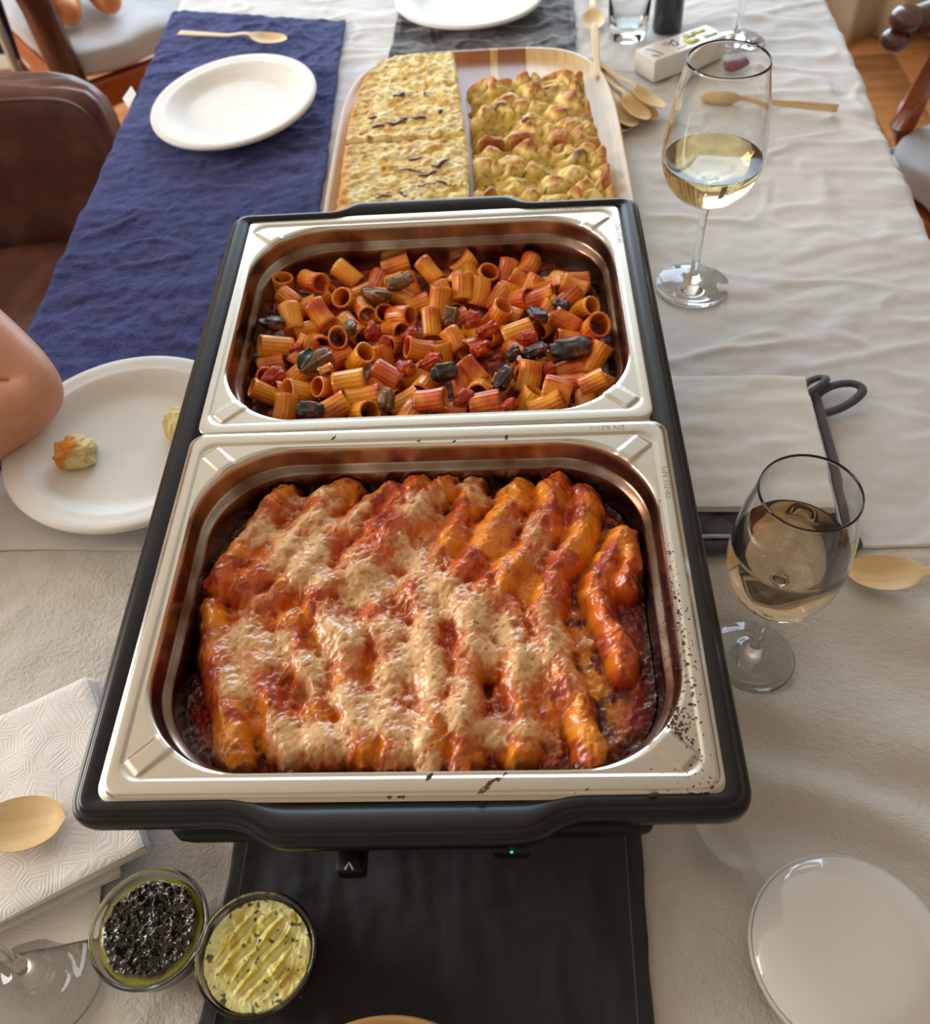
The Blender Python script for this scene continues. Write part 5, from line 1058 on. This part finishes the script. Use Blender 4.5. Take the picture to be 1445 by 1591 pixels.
wr = wood_chair((.975, .833, 0), math.radians(199), 'varnished wooden armchair with grey-white cushion at the right side'); arms(wr)
# ---------------------------------------------------------------- people
T = NT('skin'); setp(T.b, rough=.45, sss=.35); T.b.inputs['Subsurface Radius'].default_value = (1, .35, .2); T.b.inputs['Subsurface Scale'].default_value = .01
tc = T.n('ShaderNodeTexCoord'); nz = T.n('ShaderNodeTexNoise', i_Scale=16.0, i_Detail=4.0); T.l(tc.outputs['Object'], nz.inputs[0]); rp = T.n('ShaderNodeValToRGB'); e = rp.color_ramp.elements
e[0].position = .35; e[0].color = (*lin((206, 142, 112)), 1); e[1].position = .7; e[1].color = (*lin((222, 168, 138)), 1); T.l(nz.outputs[0], rp.inputs[0]); T.l(rp.outputs[0], T.b.inputs['Base Color'])
nb = T.n('ShaderNodeTexNoise', i_Scale=240.0); T.l(tc.outputs['Object'], nb.inputs[0]); bp = T.n('ShaderNodeBump', i_Strength=.12, i_Distance=.0008); T.l(nb.outputs[0], bp.inputs['Height']); T.l(bp.outputs[0], T.b.inputs['Normal'])
M_skin = T.m
pe = empty('person', (-.70, .15, .0), label='person at the left table edge leaning a bare elbow on the towel', cat='person')
def off(L, o_): return [tuple(np.array(p)-np.array(o_)) for p in L]
arm_pts = [(-.66, .33, 1.10), (-.60, .29, 1.03), (-.50, .22, .915), (-.400, .160, .838), (-.330, .130, .797), (-.395, .080, .797), (-.49, .01, .796), (-.575, -.055, .795), (-.62, -.09, .793), (-.66, -.12, .79)]
fing = []
pts = list(arm_pts); ed_ = [(i, i+1) for i in range(9)]; rad = [.055, .052, .047, .043, .0285, .040, .038, .028, .022, (.026, .016)]
hb_ = np.array(pts[-1])
for k, (dx, dy, L_) in enumerate(((.020, -.022, .060), (.006, -.030, .068), (-.008, -.034, .064), (-.022, -.032, .052))):
    i0 = len(pts); base_ = hb_+np.array([dx-.006, dy*.5, 0])
    pts.append(tuple(base_)); ed_.append((9, i0)); rad.append(.010)
    for q, (f_, dz) in enumerate(((.35, .006), (.7, .004), (1.0, -.004))):
        pts.append(tuple(base_+np.array([-.35*L_*f_, -L_*f_*.9, dz]))); ed_.append((i0+q, i0+q+1)); rad.append(.0088-.0008*q)
i0 = len(pts); pts += [tuple(hb_+np.array([.034, -.004, 0])), tuple(hb_+np.array([.044, -.034, .004])), tuple(hb_+np.array([.040, -.058, 0]))]; ed_ += [(9, i0), (i0, i0+1), (i0+1, i0+2)]; rad += [.011, .010, .009]
skin('arm', off(pts, (-.70, .15, 0)), ed_, rad, M_skin, pe, 3)
M_shirt = mat('grey_shirt', (120, 118, 124), rough=.9)
skin('torso_shirt', off([(-.78, .36, .50), (-.78, .36, .80), (-.78, .36, 1.08), (-.66, .335, 1.10), (-.61, .30, 1.045), (-.90, .38, 1.08)], (-.70, .15, 0)), [(0, 1), (1, 2), (2, 3), (3, 4), (2, 5)], [.13, .13, .10, .065, .060, .07], M_shirt, pe, 2)
# dark-clothed child kneeling on the far left chair: dark trouser legs, bare heels on the cushion
pk = empty('person', (-.85, 1.6, 0), label='person in dark clothes with bare feet on the far left chair cushion', cat='person')
M_tan = mat('tanned_skin', (206, 128, 66), (216, 142, 84), 30, .45, sss=.2)
M_dark = mat('dark_plum_cloth', (40, 30, 40), (70, 56, 72), 40, .9, [(200, .4, .002)], sheen=.4)
O_ = (-.85, 1.6, 0)
for nm, p in (('foot', [(-.788, 1.505, .545), (-.80, 1.54, .55), (-.815, 1.60, .56), (-.825, 1.66, .565)]), ('foot', [(-.705, 1.555, .545), (-.735, 1.585, .55), (-.77, 1.63, .56), (-.79, 1.68, .565)])):
    skin(nm, off(p, O_), [(0, 1), (1, 2), (2, 3)], [.026, .030, .027, .024], M_tan, pk, 3)
skin('trouser_leg', off([(-.835, 1.53, .56), (-.85, 1.49, .58), (-.87, 1.60, .60), (-.88, 1.75, .66), (-.86, 1.9, .70)], O_), [(0, 1), (0, 2), (2, 3), (3, 4)], [.035, .030, .05, .08, .11], M_dark, pk, 2)
# navy cloth hanging down at the far left edge
M_navy = mat('navy_cotton', (30, 32, 62), (42, 44, 80), 6, .85, [(200, .3, .001)])
s = np.linspace(0, 1, 30); S, Z_ = np.meshgrid(s, np.linspace(0, 1, 40)); X = -.893-.32*S+.012*Z_*(1-S)+.006*np.sin(S*14)
Zz = .53+(.905-.53)*Z_-.035*(1-S)*(1-Z_); Y = 1.455+.02*np.sin(S*11+Z_*3)
o = gridmesh('navy_jacket', X, Y, Zz, M_navy); o.modifiers.new('s', 'SOLIDIFY').thickness = .006; tag(o, 'navy cloth jacket hanging at the far left picture edge', 'jacket')
# its stand: a low white rail it hangs on
rl = empty('coat_rail', (-1.20, 1.455, .12), label='pale metal rail behind the armchair that the navy cloth hangs on', cat='rail')
M_chrome = mat('satin_metal', (190, 184, 170), rough=.3, metal=.7)
tube('rail_bar', [(-.30, 0, .765), (.30, 0, .765)], .010, M_chrome, rl, n=12)
for x in (-.29, .29):
    tube('rail_post', [(x, 0, -.11), (x, 0, .77)], .010, M_chrome, rl, n=12); tube('rail_foot', [(x, -.16, -.11), (x, .16, -.11)], .010, M_chrome, rl, n=12)
